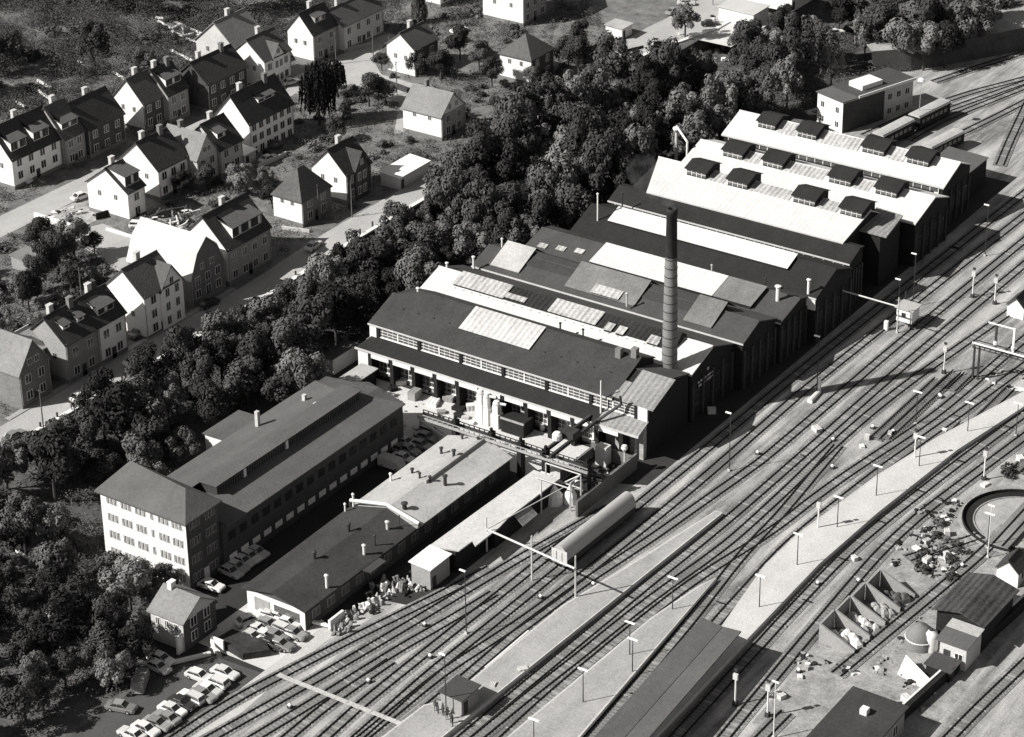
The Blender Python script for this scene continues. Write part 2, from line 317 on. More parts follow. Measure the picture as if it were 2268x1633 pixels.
track([('e4',2030,1400),('e4',2120,1160),('e4',2265,870)],'steeply crossing track near the right edge of the picture',ext1=40)
# ---------------------------------------------------------------- platforms and footpath
def edge_strip(poly,h,t,w_=.32):
    n=len(poly); A=sum(poly[i][0]*poly[(i+1)%n][1]-poly[(i+1)%n][0]*poly[i][1] for i in range(n)); sg_=1 if A>0 else -1; I=[]
    for i in range(n):
        p=Vector(poly[i]+(0,));a=(p-Vector(poly[i-1]+(0,))).normalized();b=(Vector(poly[(i+1)%n]+(0,))-p).normalized(); m=Vector((-(a.y+b.y),a.x+b.x,0))*sg_
        m=m.normalized() if m.length>.2 else Vector((0,0,0)); I.append(p+m*w_)
    mb=MB()
    for i in range(n):
        j=(i+1)%n; mb.add([(poly[i][0],poly[i][1],h),(poly[j][0],poly[j][1],h),(I[j].x,I[j].y,h),(I[i].x,I[i].y,h)],[(0,1,2,3)])
    mb.build('edge_stones',M('edge_stone',.44,amt=.2),t)
def platform(name,poly,h,label,top=None):
    mb=MB(); mb.m=1; mb.prism(poly,'z',-.2,h-.06); t=T(name,label,'platform',(poly[0][0],poly[0][1],0)); mb.build('base',[conc,kerbm],t)
    cx=sum(p[0] for p in poly)/len(poly); cy=sum(p[1] for p in poly)/len(poly)
    mb=MB(); mb.prism(poly,'z',h-.05,h); mb.build('paving',top or M('platform_asphalt',.3,'concrete',amt=.24),t); edge_strip(poly,h+.006,t)
platform('station_platform',[(-161.8,186),(-157.4,283.3),(-158.7,283.2),(-161.3,266),(-164.3,248.7),(-164.9,225.2),(-163.2,223.3),(-166.9,218.6),(-168.6,186)],.75,'pale long platform with the small hut at its wide near end')
platform('station_platform',[(-145.8,186),(-145.2,224),(-149.2,267.2),(-150.3,264),(-151.9,253),(-153.2,223.7),(-154.5,186)],.75,'tapering pale platform with square lamps in the middle of the yard')
LP=[(-136,200),(-137.6,255),(-138.2,278.4),(-137.4,296),(-135.3,320),(-131.9,340),(-126,366),(-128.8,366),(-134,345),(-139.8,322),(-142.6,305.8),(-144.9,283.6),(-144.9,274),(-142.3,256.6),(-141,222),(-141.6,186),(-136,186)]
platform('station_platform',LP[:-1],.8,'bright curving platform running from the canopy to the right edge',M('bright_platform',.46,'concrete',amt=.14))
mb=MB(); a=G('f1',60,180); b=G('f1',1580,790); d=(b-a).normalized(); nn=Vector((d.y,-d.x,0))*.36
L_=(b-a).length; k=int(L_/2)
for i in range(k):
    p=a+d*(L_*i/k); q=a+d*(L_*(i+.97)/k); mb.slab([p-nn+Vector((0,0,.3)),q-nn+Vector((0,0,.3)),q+nn+Vector((0,0,.3)),p+nn+Vector((0,0,.3))],.1)
tag(mb.build('footpath_boards',M('worn_boards',.42,amt=.3)),'pale board crossing laid diagonally over the tracks at the lower edge','crossing')
for pts,lab in ((((1600,960),(2140,500)),'white kerb line beside the left tracks'),):
    a=G('f2',*pts[0]);b=G('f2',*pts[1]);mb=MB();mb.tube((a.x,a.y,.1),(b.x,b.y,.1),.22,n=6);tag(mb.build('kerb_line',paint),'white kerb edge beside the hut platform','kerb')
# ---------------------------------------------------------------- windows (shared meshes)
def winmesh(face,w,h,fm,pm,key):
    m1=MB(); m2=MB(); f=.09
    if face=='x':
        m1.box(0,.06,-w/2-f,w/2+f,-f,h+f); m2.box(.06,.075,-w/2,w/2,0,h); m1.box(.075,.1,-.04,.04,0,h)
    else:
        m1.box(-w/2-f,w/2+f,-.06,0,-f,h+f); m2.box(-w/2,w/2,-.075,-.06,0,h); m1.box(-.04,.04,-.1,-.075,0,h)
    out=[]
    for nme,q,m in(('window_frame',m1,fm),('pane',m2,pm)):
        me=bpy.data.meshes.new(nme); me.from_pydata(q.v,[],q.f); me.materials.append(m); out.append(me)
    return out
WM={}
def window(par,face,x,y,z,w=1.15,h=1.45,fm=frame,pm=glass):
    key=(face,w,h,fm.name,pm.name)
    if key not in WM: WM[key]=winmesh(face,w,h,fm,pm,key)
    ox,oy,oz=par['_o']; o=bpy.data.objects.new('window',WM[key][0]); C.objects.link(o); o.parent=par; o.location=(x-ox,y-oy,z-oz)
    p=bpy.data.objects.new('pane',WM[key][1]); C.objects.link(p); p.parent=o
def grid(par,face,a0,a1,pos,zs,n,**k):
    for z in zs:
        for i in range(n):
            a=a0+(a1-a0)*(i+.5)/n
            window(par,face,pos if face=='x' else a,a if face=='x' else pos,z,**k)
# ---------------------------------------------------------------- houses
def chimney(par,x,y,z0,z1,m=cream):
    mb=MB(); mb.box(x-.35,x+.35,y-.5,y+.5,z0,z1); mb.box(x-.42,x+.42,y-.58,y+.58,z1,z1+.15); mb.build('chimney',m,par)
def house(label,x0,x1,y0,y1,ze,zr,wm=white,rm=rdark,ridge='y',kind='gable',rows=2,cols=None,front=None,side=(1,2),zb=6.,dorm=(),cross=(),chim=1,fp=frame,fpane=glass,sidew=True,door=True,zw=None,gamb=False,ox=.35):
    t=T('house',label,'house',((x0+x1)/2,(y0+y1)/2,zb),'houses of the town'); FOOT.append((x0-1,x1+1,y0-1,y1+1))
    xm,ym=(x0+x1)/2,(y0+y1)/2; tk=.22
    mb=MB()
    if kind=='hip': mb.box(x0,x1,y0,y1,zb-1,ze)
    elif ridge=='y': mb.prism([(x0,zb-1),(x1,zb-1),(x1,ze),(xm,zr-.1),(x0,ze)],'y',y0,y1)
    elif gamb: mb.prism([(y0,zb-1),(y1,zb-1),(y1,ze),(y1-(y1-y0)*.2,ze+(zr-ze)*.62),(ym,zr-.1),(y0+(y1-y0)*.2,ze+(zr-ze)*.62),(y0,ze)],'x',x0,x1)
    else: mb.prism([(y0,zb-1),(y1,zb-1),(y1,ze),(ym,zr-.1),(y0,ze)],'x',x0,x1)
    wall=mb.build('wall',wm,t)
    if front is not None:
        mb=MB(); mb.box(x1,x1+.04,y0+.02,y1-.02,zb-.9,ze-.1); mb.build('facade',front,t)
    xf=x1+(.04 if front is not None else 0)
    mb=MB(); o=ox; e=.3
    if kind=='hip':
        L_=(y1-y0)-(x1-x0); rl=max(L_,.6)/2; s=(zr-ze)/((x1-x0)/2); zo=ze-s*o*.6
        A=[(x0-o,y0-o,zo),(x1+o,y0-o,zo),(x1+o,y1+o,zo),(x0-o,y1+o,zo)]; B=[(xm,ym-rl,zr),(xm,ym+rl,zr)]
        v=A+B+[(a,b,c-tk) for a,b,c in A]; mb.add(v,[(0,1,4),(1,2,5,4),(2,3,5),(3,0,4,5),(0,6,7,1),(1,7,8,2),(2,8,9,3),(3,9,6,0),(6,9,8,7)])
    elif ridge=='y':
        s=(zr-ze)/(x1-xm); zo=ze-s*o
        mb.slab([(xm,y0-e,zr),(x1+o,y0-e,zo),(x1+o,y1+e,zo),(xm,y1+e,zr)],tk); mb.slab([(x0-o,y0-e,zo),(xm,y0-e,zr),(xm,y1+e,zr),(x0-o,y1+e,zo)],tk)
    elif gamb:
        q=(y1-y0)*.2; zk=ze+(zr-ze)*.62+.1
        pr=[(y0-.3,ze-.5),(y0+q,zk),(ym,zr+.1),(y1-q,zk),(y1+.3,ze-.5)]
        for i in range(4): mb.slab([(x0-e,pr[i][0],pr[i][1]),(x1+e,pr[i][0],pr[i][1]),(x1+e,pr[i+1][0],pr[i+1][1]),(x0-e,pr[i+1][0],pr[i+1][1])],tk)
    else:
        s=(zr-ze)/(y1-ym); zo=ze-s*o
        mb.slab([(x0-e,y0-o,zo),(x1+e,y0-o,zo),(x1+e,ym,zr),(x0-e,ym,zr)],tk); mb.slab([(x0-e,ym,zr),(x1+e,ym,zr),(x1+e,y1+o,zo),(x0-e,y1+o,zo)],tk)
    roof=mb.build('roof',rm,t)
    if kind!='hip' and ridge=='y':
        mb=MB(); mb.tube((xm,y0-e,zr+.04),(xm,y1+e,zr+.04),.13,n=5); mb.build('ridge_cap',rm,roof); mb=MB(); mb.tube((x1+o,y0-e,zo-.12),(x1+o,y1+e,zo-.12),.1,n=5); mb.build('gutter',rm,roof)
    for i in range(chim):
        if ridge=='y' or kind=='hip': chimney(roof,xm-.5+.8*(i%2),y0+(y1-y0)*(i+.5)/max(chim,1),zr-.8,zr+1.3,cream if i%2==0 else brick)
        else: chimney(roof,x0+(x1-x0)*(.3+.3*i),ym+.3,zr-.8,zr+1.1,brick)
    if door and zb<6.5:
        mb=MB(); mb.box(x0-.06,x1+.1,y0-.06,y1+.06,zb-1,zb+.75); mb.build('plinth',M('plinth_stone',.16,'stain',amt=.2),t)
        for yy in(y0+.12,y1-.12): mb=MB(); mb.tube((xf+.1,yy,zb),(xf+.1,yy,ze-.1),.07,n=5); mb.build('downpipe',steelg,t)
    H=ze-zb; zs=zw or [zb+1.+i*(H-.6)/rows for i in range(rows)]
    if cols is None: cols=max(1,round((y1-y0)/2.6))
    if ridge=='y' or kind=='hip': grid(t,'x',y0+.3,y1-.3,xf,zs,cols,fm=fp,pm=fpane)
    else:
        grid(t,'x',y0+.4,y1-.4,xf,zs,cols,fm=fp,pm=fpane); grid(t,'x',y0+1.8,y1-1.8,xf,[ze+.5],2,w=.8,h=1.,fm=fp,pm=fpane)
    if sidew:
        for i in range(side[0]): grid(t,'y',x0+1,x1-1,y0,[zb+1.3+2.7*i+2.7],side[1],w=.7,h=1.,fm=wm,pm=glass)
    if door:
        mb=MB(); yd=y0+(y1-y0)*.5; mb.box(xf,xf+.06,yd-.5,yd+.5,zb,zb+2.1); d_=mb.build('door',steel,t); mb=MB(); mb.box(xf+.06,xf+.1,yd+.3,yd+.4,zb+.9,zb+1.05); mb.build('handle',steelg,d_)
    s=(zr-ze)/(x1-xm)
    for (ya,yb,xfr,zt,dm) in dorm:      # shed dormers on the street slope
        zf=ze+s*(x1-xfr); zt2=min(zr-.15,zt+(xfr-xm)*.28); 
        mb=MB(); xb=xm+.15
        mb.prism([(xb,zr-.35),(xfr,zf-.1),(xfr,zt),(xb,zt2)],'y',ya,yb); dd=mb.build('dormer',dm,roof)
        mb=MB(); mb.slab([(xb-.1,ya-.2,zt2+.14),(xfr+.3,ya-.2,zt+.1),(xfr+.3,yb+.2,zt+.1),(xb-.1,yb+.2,zt2+.14)],.12); q=mb.build('dormer_roof',rmid if rm is rdark else rm,roof)  # paler tile colour on dormers partly stands in for sun on flatter slope
        mb=MB(); mb.box(xfr,xfr+.03,ya+.12,yb-.12,zf+.12,zt-.04); mb.build('dormer_front',rm if dm is white else dm,roof)
        n_=max(1,round((yb-ya)/1.3))
        for i in range(n_):
            mb=MB(); yy=ya+(yb-ya)*(i+.5)/n_; mb.box(xfr+.03,xfr+.07,yy-.3,yy+.3,zf+.25,zt-.2); mb.build('dormer_window',frame if i%2 else glass,roof)
    for (ya,yb,za,zc,xo) in cross:      # gables that face the street
        yc=(ya+yb)/2; xr=xm
        mb=MB(); mb.prism([(ya,zb-1),(yb,zb-1),(yb,za),(yc,zc-.1),(ya,za)],'x',xr,x1+xo); mb.build('cross_gable',wm if front is None else front,t)
        sl_=(zc-za)/(yc-ya); mb=MB(); mb.slab([(xr,ya-.3,za-.3*sl_),(x1+xo+.3,ya-.3,za-.3*sl_),(x1+xo+.3,yc,zc),(xr,yc,zc)],tk); mb.slab([(xr,yc,zc),(x1+xo+.3,yc,zc),(x1+xo+.3,yb+.3,za-.3*sl_),(xr,yb+.3,za-.3*sl_)],tk); mb.build('cross_roof',rm,t)
        grid(t,'x',ya+.4,yb-.4,x1+xo,zs,2,w=.85,fm=fp,pm=fpane); grid(t,'x',ya,yb,x1+xo,[za+.3],1,w=.8,h=1.,fm=fp,pm=fpane)
    return t
lfr=frame
facade_lit_white=M('painted_lit_facade',.84,'stain',amt=.04)  # white raised in colour to stand in for light on unlit street fronts
house('long white terrace with two wide dormers and open ground floor at the left edge',-336,-326.8,304.3,317.4,12.5,17.8,white,rdark,cols=4,zw=[7.8,10.4],dorm=[(305.2,309.3,-327.6,15.2,white),(311.3,315.4,-327.6,15.2,white)],chim=1,front=facade_lit_white,zb=6)
house('grey terrace house with mottled roof and balconies next to the white terrace',-335,-325.6,317.5,322.9,12.5,17.9,grey,rmid,cols=2,chim=1,dorm=[(318,322.4,-326.6,14.9,white)])
house('dark brick house with white framed windows in the upper street row',-334,-325,323.4,333.6,12.5,17,dbrick,rdark,cols=3,chim=1)
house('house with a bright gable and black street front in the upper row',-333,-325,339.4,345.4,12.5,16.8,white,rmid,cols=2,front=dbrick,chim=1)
house('tall grey house with a broad dormer joined to the bright gabled house',-332,-323.8,345.5,351.6,12.5,17,grey,rdark,cols=2,dorm=[(346.3,350.8,-324.8,15.1,white)],chim=2)
house('wide dark house with paired white windows near the street bend',-329.5,-321,354.5,367,12.5,16.2,dbrick,rdark,cols=4,chim=2)
house('white gabled house with a small street gable and shop windows',-328,-319,370.4,379,12.8,16.6,white,rmid,cols=3,front=facade_lit_white,cross=[(373,376.6,12.8,15.4,.3)],chim=1)
house('large pale roofed house standing behind the white gabled house',-341,-330,374,384,12.2,17,cream,rlight,cols=2,chim=1)
house('narrow white house with a wide grey dormer at the garden wall',-308,-297.9,305,309.6,12.3,16,white,rdark,cols=1,dorm=[(305.5,309.3,-298.7,14.9,white)],front=facade_lit_white,chim=1)
house('white gabled house with dark roof in the middle row',-309.7,-299.8,315.6,324,12.5,17,white,rdark,cols=3,front=facade_lit_white,chim=2)
house('pale house whose gable faces the lane beside the dark roofed white house',-307,-297.6,324.2,330.2,12.2,16.3,cream,rlight,ridge='x',cols=2,chim=1,sidew=False)
house('low dark roofed house with one pale skylight dormer in the middle row',-306,-297.2,330.4,337,12,16.2,cream,rdark,cols=2,dorm=[(331.6,334,-298.6,14.4,white)],chim=1)
house('large white three storey house with dark roof and small dormer',-308,-299.2,341.7,355.3,13,18,white,rdark,front=facade_lit_white,rows=3,cols=6,dorm=[(347,352,-301,15.8,white)],chim=2,zb=5)
house('brick house with bright roof and gable to the street at the left edge',-279,-265.3,243.6,250.3,11.5,16.2,brick,rlight,ridge='x',cols=2,chim=1,sidew=False,zb=5)
house('small white cottage set back behind the brick house',-276.5,-269.5,250.6,253.6,11,13.6,white,rwhite,cols=1,chim=0,door=False)
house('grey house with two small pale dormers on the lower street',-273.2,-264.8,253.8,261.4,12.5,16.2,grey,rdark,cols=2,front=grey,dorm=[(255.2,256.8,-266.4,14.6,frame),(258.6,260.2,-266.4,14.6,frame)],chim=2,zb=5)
house('white house with one square dormer on the lower street',-273.2,-264.8,261.5,268,12.5,16.3,white,rdark,cols=2,front=facade_lit_white,dorm=[(262.8,266.6,-265.8,14.6,white)],chim=1,zb=5)
house('tall white house with a street gable and grey basement storey',-273.8,-265,273,281.5,13,17,white,rmid,rows=3,cols=2,front=facade_lit_white,cross=[(277,282.6,12.6,16.4,.25)],chim=1,zb=4.5)
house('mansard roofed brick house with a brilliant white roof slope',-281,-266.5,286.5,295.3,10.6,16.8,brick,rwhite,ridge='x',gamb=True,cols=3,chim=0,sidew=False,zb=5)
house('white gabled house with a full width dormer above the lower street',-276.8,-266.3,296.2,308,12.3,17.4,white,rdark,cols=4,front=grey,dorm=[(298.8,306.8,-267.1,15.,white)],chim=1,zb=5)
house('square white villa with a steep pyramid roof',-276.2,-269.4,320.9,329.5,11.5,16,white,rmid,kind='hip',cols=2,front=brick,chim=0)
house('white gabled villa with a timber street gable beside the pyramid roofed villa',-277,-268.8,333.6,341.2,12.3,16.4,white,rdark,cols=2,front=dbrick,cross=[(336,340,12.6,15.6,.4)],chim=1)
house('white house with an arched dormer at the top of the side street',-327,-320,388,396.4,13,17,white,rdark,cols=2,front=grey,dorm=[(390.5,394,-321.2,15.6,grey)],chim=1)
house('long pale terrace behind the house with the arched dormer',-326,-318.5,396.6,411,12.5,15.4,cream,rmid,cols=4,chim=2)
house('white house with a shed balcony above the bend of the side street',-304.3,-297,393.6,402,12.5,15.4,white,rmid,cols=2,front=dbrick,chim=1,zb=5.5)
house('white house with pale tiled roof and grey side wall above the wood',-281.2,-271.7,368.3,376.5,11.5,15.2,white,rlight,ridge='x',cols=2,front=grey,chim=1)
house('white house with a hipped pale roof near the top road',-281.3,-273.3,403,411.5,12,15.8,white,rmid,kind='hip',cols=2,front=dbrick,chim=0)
house('tall white block cut off by the top edge of the picture',-306,-295,432,441.5,17.5,21,white,rmid,rows=4,cols=3,front=grey,chim=0)
house('white house standing between trees at the very top',-327,-318,432,441,12,16,white,rmid,cols=3,chim=1)
def shed(name,label,cat,x0,x1,y0,y1,zb,z0,z1,wm,rm,axis='x',over=.3,door=True):   # shed roof
    FOOT.append((x0-.5,x1+.5,y0-.5,y1+.5)); t=T(name,label,cat,((x0+x1)/2,(y0+y1)/2,zb))
    mb=MB()
    if axis=='x': mb.prism([(x0,zb-.5),(x1,zb-.5),(x1,z1),(x0,z0)],'y',y0,y1)
    else: mb.prism([(y0,zb-.5),(y1,zb-.5),(y1,z1),(y0,z0)],'x',x0,x1)
    mb.build('wall',wm,t); o=over; mb=MB()
    if axis=='x': mb.slab([(x0-o,y0-o,z0+.14),(x1+o,y0-o,z1+.14),(x1+o,y1+o,z1+.14),(x0-o,y1+o,z0+.14)],.13)
    else: mb.slab([(x0-o,y0-o,z0+.14),(x1+o,y0-o,z0+.14),(x1+o,y1+o,z1+.14),(x0-o,y1+o,z1+.14)],.13)
    mb.build('roof',rm,t)
    if door: mb=MB(); mb.box(x1,x1+.05,y0+.5,y0+1.4,zb,zb+1.9); mb.build('door',steel,t)
    return t
shed('garden_shed','white flat roofed annex beside the big three storey house','shed',-301.2,-296.8,336.9,340.4,6,8.6,8.4,cream,brightw)
shed('garden_shed','weathered plank shed among the bushes left of the lane','shed',-302.5,-297.5,279,283,6,8.6,8.1,grey,rlight)
shed('garage','long bright roofed garage beside the main road','garage',-268.9,-264.4,344.4,354,6,8.8,8.5,cream,brightw)
shed('garden_shed','small white shed by the road near the top','shed',-276,-271.7,436.8,441,6,8.7,8.5,white,palefelt)
shed('warehouse','low white warehouse with a dark roof strip at the top yard','warehouse',-260,-251,459.5,466.5,6,9.2,9,white,rwhite)
shed('warehouse','bigger pale warehouse cut by the top edge','warehouse',-268,-249,474,484,6,11,10.5,white,felt2)
# ---------------------------------------------------------------- factory halls
def slope_hit(k,cx,cy,y0,z0,y1,z1,off=0):
    d=ray(k,cx,cy); m=(z1-z0)/(y1-y0); t=(z0+off-m*y0-CAMH)/(d.z-m*d.y); return Vector((0,0,CAMH))+d*t
def hall(label,x0,x1,y0,ze,yr,zr,y1,zk,fm,bm,wm=black,xl=None,front=cream,clip=0):
    t=T('factory_hall',label,'factory hall',((x0+x1)/2,(y0+y1)/2,0),'factory halls'); FOOT.append((x0-3,x1+2,y0-2,y1+2))
    mb=MB(); mb.m=0; sc0=(zr-ze)/(yr-y0); yc0=yr-2.3; zc0=ze+sc0*(yc0-y0)
    mb.prism([(y0,-.5),(y1,-.5),(y1,zk-.05),(yr,zr-.05),(y0,ze-.05)],'x',x0+clip,x1)
    if clip: mb.prism([(y0,-.5),(y1,-.5),(y1,zk-.3),(yc0,zc0-.1),(y0,ze-.05)],'x',x0,x0+clip)
    mb.build('wall',wm,t)  # default black wall colour deepens the shade on the gable ends
    mb=MB(); o=.35; s=(zr-ze)/(yr-y0); s2=(zr-zk)/(y1-yr); xf=x0-o if xl is None else xl
    if clip:
        mb.m=0; mb.slab([(xf,y0-o,ze-s*o+.2),(x1+o,y0-o,ze-s*o+.2),(x1+o,yr,zr+.2),(x0+clip,yr,zr+.2),(x0-o,yc0,zc0+.2)],.22)
        mb.m=1; mb.slab([(x0+clip,yr,zr+.2),(x1+o,yr,zr+.2),(x1+o,y1,zk+.2),(x0+clip,y1,zk+.2)],.22); mb.slab([(x0-o,yc0,zc0+.2),(x0+clip,yr,zr+.2),(x0+clip,y1,zk+.2),(x0-o,y1,zk-.2)],.22)
    else:
        mb.m=0; mb.slab([(xf,y0-o,ze-s*o+.2),(x1+o,y0-o,ze-s*o+.2),(x1+o,yr,zr+.2),(x0-o,yr,zr+.2)],.22)
        mb.m=1; mb.slab([(x0-o,yr,zr+.2),(x1+o,yr,zr+.2),(x1+o,y1,zk+.2),(x0-o,y1,zk+.2)],.22)
    r=mb.build('roof',[fm,bm],t)
    mb=MB(); mb.box(xf,x1+o,y0-o-.12,y0-o,ze-s*o-.12,ze-s*o+.16); mb.build('gutter',cream,r)
    mb=MB(); mb.tube((x0-o+clip,yr,zr+.24),(x1+o,yr,zr+.24),.14,n=5); mb.build('ridge_cap',fm,r)
    t['r']=(y0,ze,yr,zr); 
    # pilasters, windows on the east gable
    for i in range(5):
        yy=y0+.3+(y1-y0-.9)*i/4; mb=MB(); mb.box(x1,x1+.3,yy,yy+.5,-.2,7.2); mb.build('pilaster',M('gable_pilaster',.045,amt=.4),t)
    for i in range(4):
        yy=y0+.3+(y1-y0-.9)*(i+.5)/4+.2; window(t,'x',x1,yy,2.2,1.5,3.2,steel,glass)
    return t
def strip(t,name,x0,x1,y,z0,z1,n,pm,fm=frame,bars=2,post=.22,minor=3):
    mb=MB(); mb.box(x0,x1,y-.05,y,z0,z1); p=mb.build(name,pm,t); mb=MB()
    for i in range(n+1): xx=x0+(x1-x0)*i/n; mb.box(xx-post/2,xx+post/2,y-.16,y-.05,z0-.1,z1+.1)
    for i in range(n):
        for j in range(1,minor): xx=x0+(x1-x0)*(i+j/minor)/n; mb.box(xx-.03,xx+.03,y-.1,y-.05,z0,z1)
    for i in range(bars+1): zz=z0+(z1-z0)*i/bars; mb.box(x0,x1,y-.12,y-.05,zz-.03,zz+.03)
    mb.box(x0,x1,y-.25,y-.05,z0-.16,z0-.08); mb.build('glazing_bars',fm,p)
def panel(t,name,pts,m,off=.35,thick=.35,name2=None):
    y0,ze,yr,zr=t['r']; q=[slope_hit(k,x,y,y0,ze+.2,yr,zr+.2,off) for k,x,y in pts]
    xa=(q[0].x+q[3].x)/2; xb=(q[1].x+q[2].x)/2; yt=(q[0].y+q[1].y)/2; yb=(q[2].y+q[3].y)/2
    return panelw(t,name,xa,xb,yb,yt,m,off,thick)
def panelw(t,name,xa,xb,yb,yt,m,off=.35,thick=.35,side=None):
    y0,ze,yr,zr=t['r']; s=(zr-ze)/(yr-y0); Z=lambda y: ze+.2+s*(y-y0)+off
    mb=MB(); mb.slab([(xa,yb,Z(yb)),(xb,yb,Z(yb)),(xb,yt,Z(yt)),(xa,yt,Z(yt))],.08); mb.m=1
    mb.slab([(xa+.1,yb+.1,Z(yb)-.09),(xb-.1,yb+.1,Z(yb)-.09),(xb-.1,yt-.05,Z(yt)-.09),(xa+.1,yt-.05,Z(yt)-.09)],off+.1)
    return mb.build(name,[m,side or black],t)
def monitor(t,x0,x1,yb,tall=1.45,dep=5.2):
    y0,ze,yr,zr=t['r']; s=(zr-ze)/(yr-y0); zb=ze+.2+s*(yb-y0); zt=zb+tall; yc=yb+dep/2; o=.3
    mb=MB(); mb.prism([(yb,zb-.3),(yb+dep,zb-.3),(yb+dep,zt),(yc,zt+.75),(yb,zt)],'x',x0,x1); m=mb.build('roof_monitor',black,t)
    mb=MB(); mb.slab([(x0-o,yb-o-.1,zt+.02),(x1+o,yb-o-.1,zt+.02),(x1+o,yc,zt+.95),(x0-o,yc,zt+.95)],.12); mb.slab([(x0-o,yc,zt+.95),(x1+o,yc,zt+.95),(x1+o,yb+dep+o,zt+.02),(x0-o,yb+dep+o,zt+.02)],.12); mb.build('monitor_roof',feltb,m)
    n=4
    for i in range(n):
        a=x0+(x1-x0)*i/n+.1; b=x0+(x1-x0)*(i+1)/n-.1; mb=MB(); mb.m=0; mb.box(a,b,yb-.06,yb-.01,zb+.25,zt-.15); mb.m=1; mb.box(a-.09,a,yb-.08,yb,zb+.15,zt-.1); mb.box(a,b,yb-.08,yb-.02,zb+.75,zb+.82); mb.build('monitor_window',[glassl,frame],m)
# hall 1
h1=hall('nearest long hall with dark roof, clerestory windows and pillared front',-231.5,-183.3,292.2,9,300.8,12.25,305.2,10.4,felt,felt,black,clip=4.2)
mb=MB(); mb.prism([(292.2,-.5),(305,-.5),(305,9.4),(298.9,11.2),(292.2,8.95)],'x',-183.3,-176.6); mb.build('east_bay',black,h1)
mb=MB(); mb.slab([(-182.9,298.9,11.4),(-176.3,298.9,11.4),(-176.3,305,9.6),(-182.9,305,9.6)],.2); mb.build('east_bay_roof',felt2,h1)
panelw(h1,'skylight_panel',-215.8,-201.6,295.8,300.9,M('bright_skylight',.42,'corr',amt=.3),.3)
mb=MB(); mb.slab([(-181.6,292.,9.1),(-175.4,292.,9.1),(-175.4,298.9,11.5),(-181.6,298.9,11.5)],.2); mb.build('corrugated_roof',corrg,h1); mb=MB(); mb.slab([(-183.2,292.3,9.3),(-181.65,292.3,9.3),(-181.65,295.9,10.5),(-183.2,295.9,10.5)],.15); mb.build('corrugated_roof',corrg,h1)
mb=MB(); mb.box(-184.8,-183.,296,300.9,9,9.1); mb.build('gable_sill',steel,h1)
strip(h1,'clerestory_glazing',-230,-178.6,292.15,7,8.6,12,glassl,frame,bars=3,minor=4)
for i in range(7):
    xx=-229.8+i*8.55; mb=MB(); mb.box(xx-.3,xx+.3,291.85,292.1,6.7,9); mb.build('pier',black,h1)
mb=MB(); mb.box(-231.6,-230.2,291.9,292.15,6.4,9); mb.box(-178.4,-176.4,291.9,292.15,6.4,9); mb.build('pier',white,h1)
mb=MB(); mb.slab([(-232.4,288.9,5.55),(-184.4,288.9,5.55),(-184.4,292.1,6.75),(-231.2,292.1,6.75)],.18); r_=mb.build('lean_to_roof',feltb,h1)
mb=MB(); mb.slab([(-184.3,288.9,5.6),(-176.2,288.9,5.6),(-176.2,292.1,6.8),(-184.3,292.1,6.8)],.18); mb.build('lean_to_roof',corrg,h1)
mb=MB(); mb.box(-232.5,-176.1,288.72,288.9,5.3,5.62); mb.build('gutter',cream,h1)
mb=MB(); mb.box(-231.8,-176.6,291.2,292.1,-.3,6.3); mb.build('inner_wall',M('glazed_front',.3,amt=.5,sc_=2),h1)
strip(h1,'front_glazing',-230,-186,291.15,1.1,4.4,10,glassl,frame,bars=4,post=.3,minor=5)
for i in range(12):
    xx=-229.5+i*4.55
    mb=MB(); mb.box(xx-.35,xx+.35,288.95,291.1,-.3,5.4); mb.build('pillar',black,h1)
    if i<11: mb=MB(); mb.box(xx+.45,xx+4.1,288.75,288.94,4.5,5.25); mb.build('lintel',white,h1)
mb=MB(); mb.box(-232,-229.9,288.98,291.1,-.3,5.3); mb.build('end_wall',white,h1)
for a,b in (('b3',920),('b3',1045)):
    p=slope_hit('b3',b,1395,292.2,9.2,300.8,12.45); mb=MB(); mb.box(p.x-.5,p.x+.5,p.y-.5,p.y+.5,p.z-.3,p.z+1.5); mb.build('roof_chimney',brick,h1)
mb=MB()
for i in range(14): mb.box(-228+i*3.2,-227.6+i*3.2,296.3,296.5,10.7,10.95)
mb.build('snow_guard',steel,h1)
# hall 2
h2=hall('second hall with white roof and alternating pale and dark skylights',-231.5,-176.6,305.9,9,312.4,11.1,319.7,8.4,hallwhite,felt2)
for i,(xa,xb,yb,m) in enumerate(((-226.6,-216,309.2,corrl),(-216,-211.9,309.6,corrl),(-207,-197.3,309.3,corrl),(-187.1,-184.9,308.9,corrl))): panelw(h2,'skylight_panel',xa,xb,yb,312.5 if i!=1 and i!=3 else 310.7,m,.45)
for xa,xb in((-216,-207),(-197.3,-181.8)): panelw(h2,'dark_skylight',xa+.02,xb-.02,309.3,312.6,corrd,.2)
panelw(h2,'skylight_panel',-195.5,-194,308.9,310.6,corrl,.5); panelw(h2,'skylight_panel',-193.2,-191.6,308.9,310.6,corrl,.5)
mb=MB()
for i in range(26): mb.box(-226+i*1.75,-225.6+i*1.75,308.75,308.95,9.95,10.2)
mb.build('snow_guard',M('grey_guard',.3),h2)
mb=MB(); mb.prism([(309,9.9),(313.2,9.9),(313.2,11.6),(311.8,12.6),(309,10.3)],'x',-185,-181.8); mb.build('roof_monitor',black,h2)
mb=MB()
for (yy,zz,w_,h_) in((307.9,6.3,.55,.3),(308.8,6.35,.4,.3),(309.6,6.3,.9,.32),(310.9,6.35,1.1,.3),(312.4,6.3,.7,.3),(308.2,5.6,.8,.3),(309.7,5.6,.5,.3),(310.8,5.6,1.4,.3),(312.6,5.6,.6,.3),(310.9,7.5,.45,.45)): mb.box(-176.5,-176.35,yy,yy+w_,zz,zz+h_)
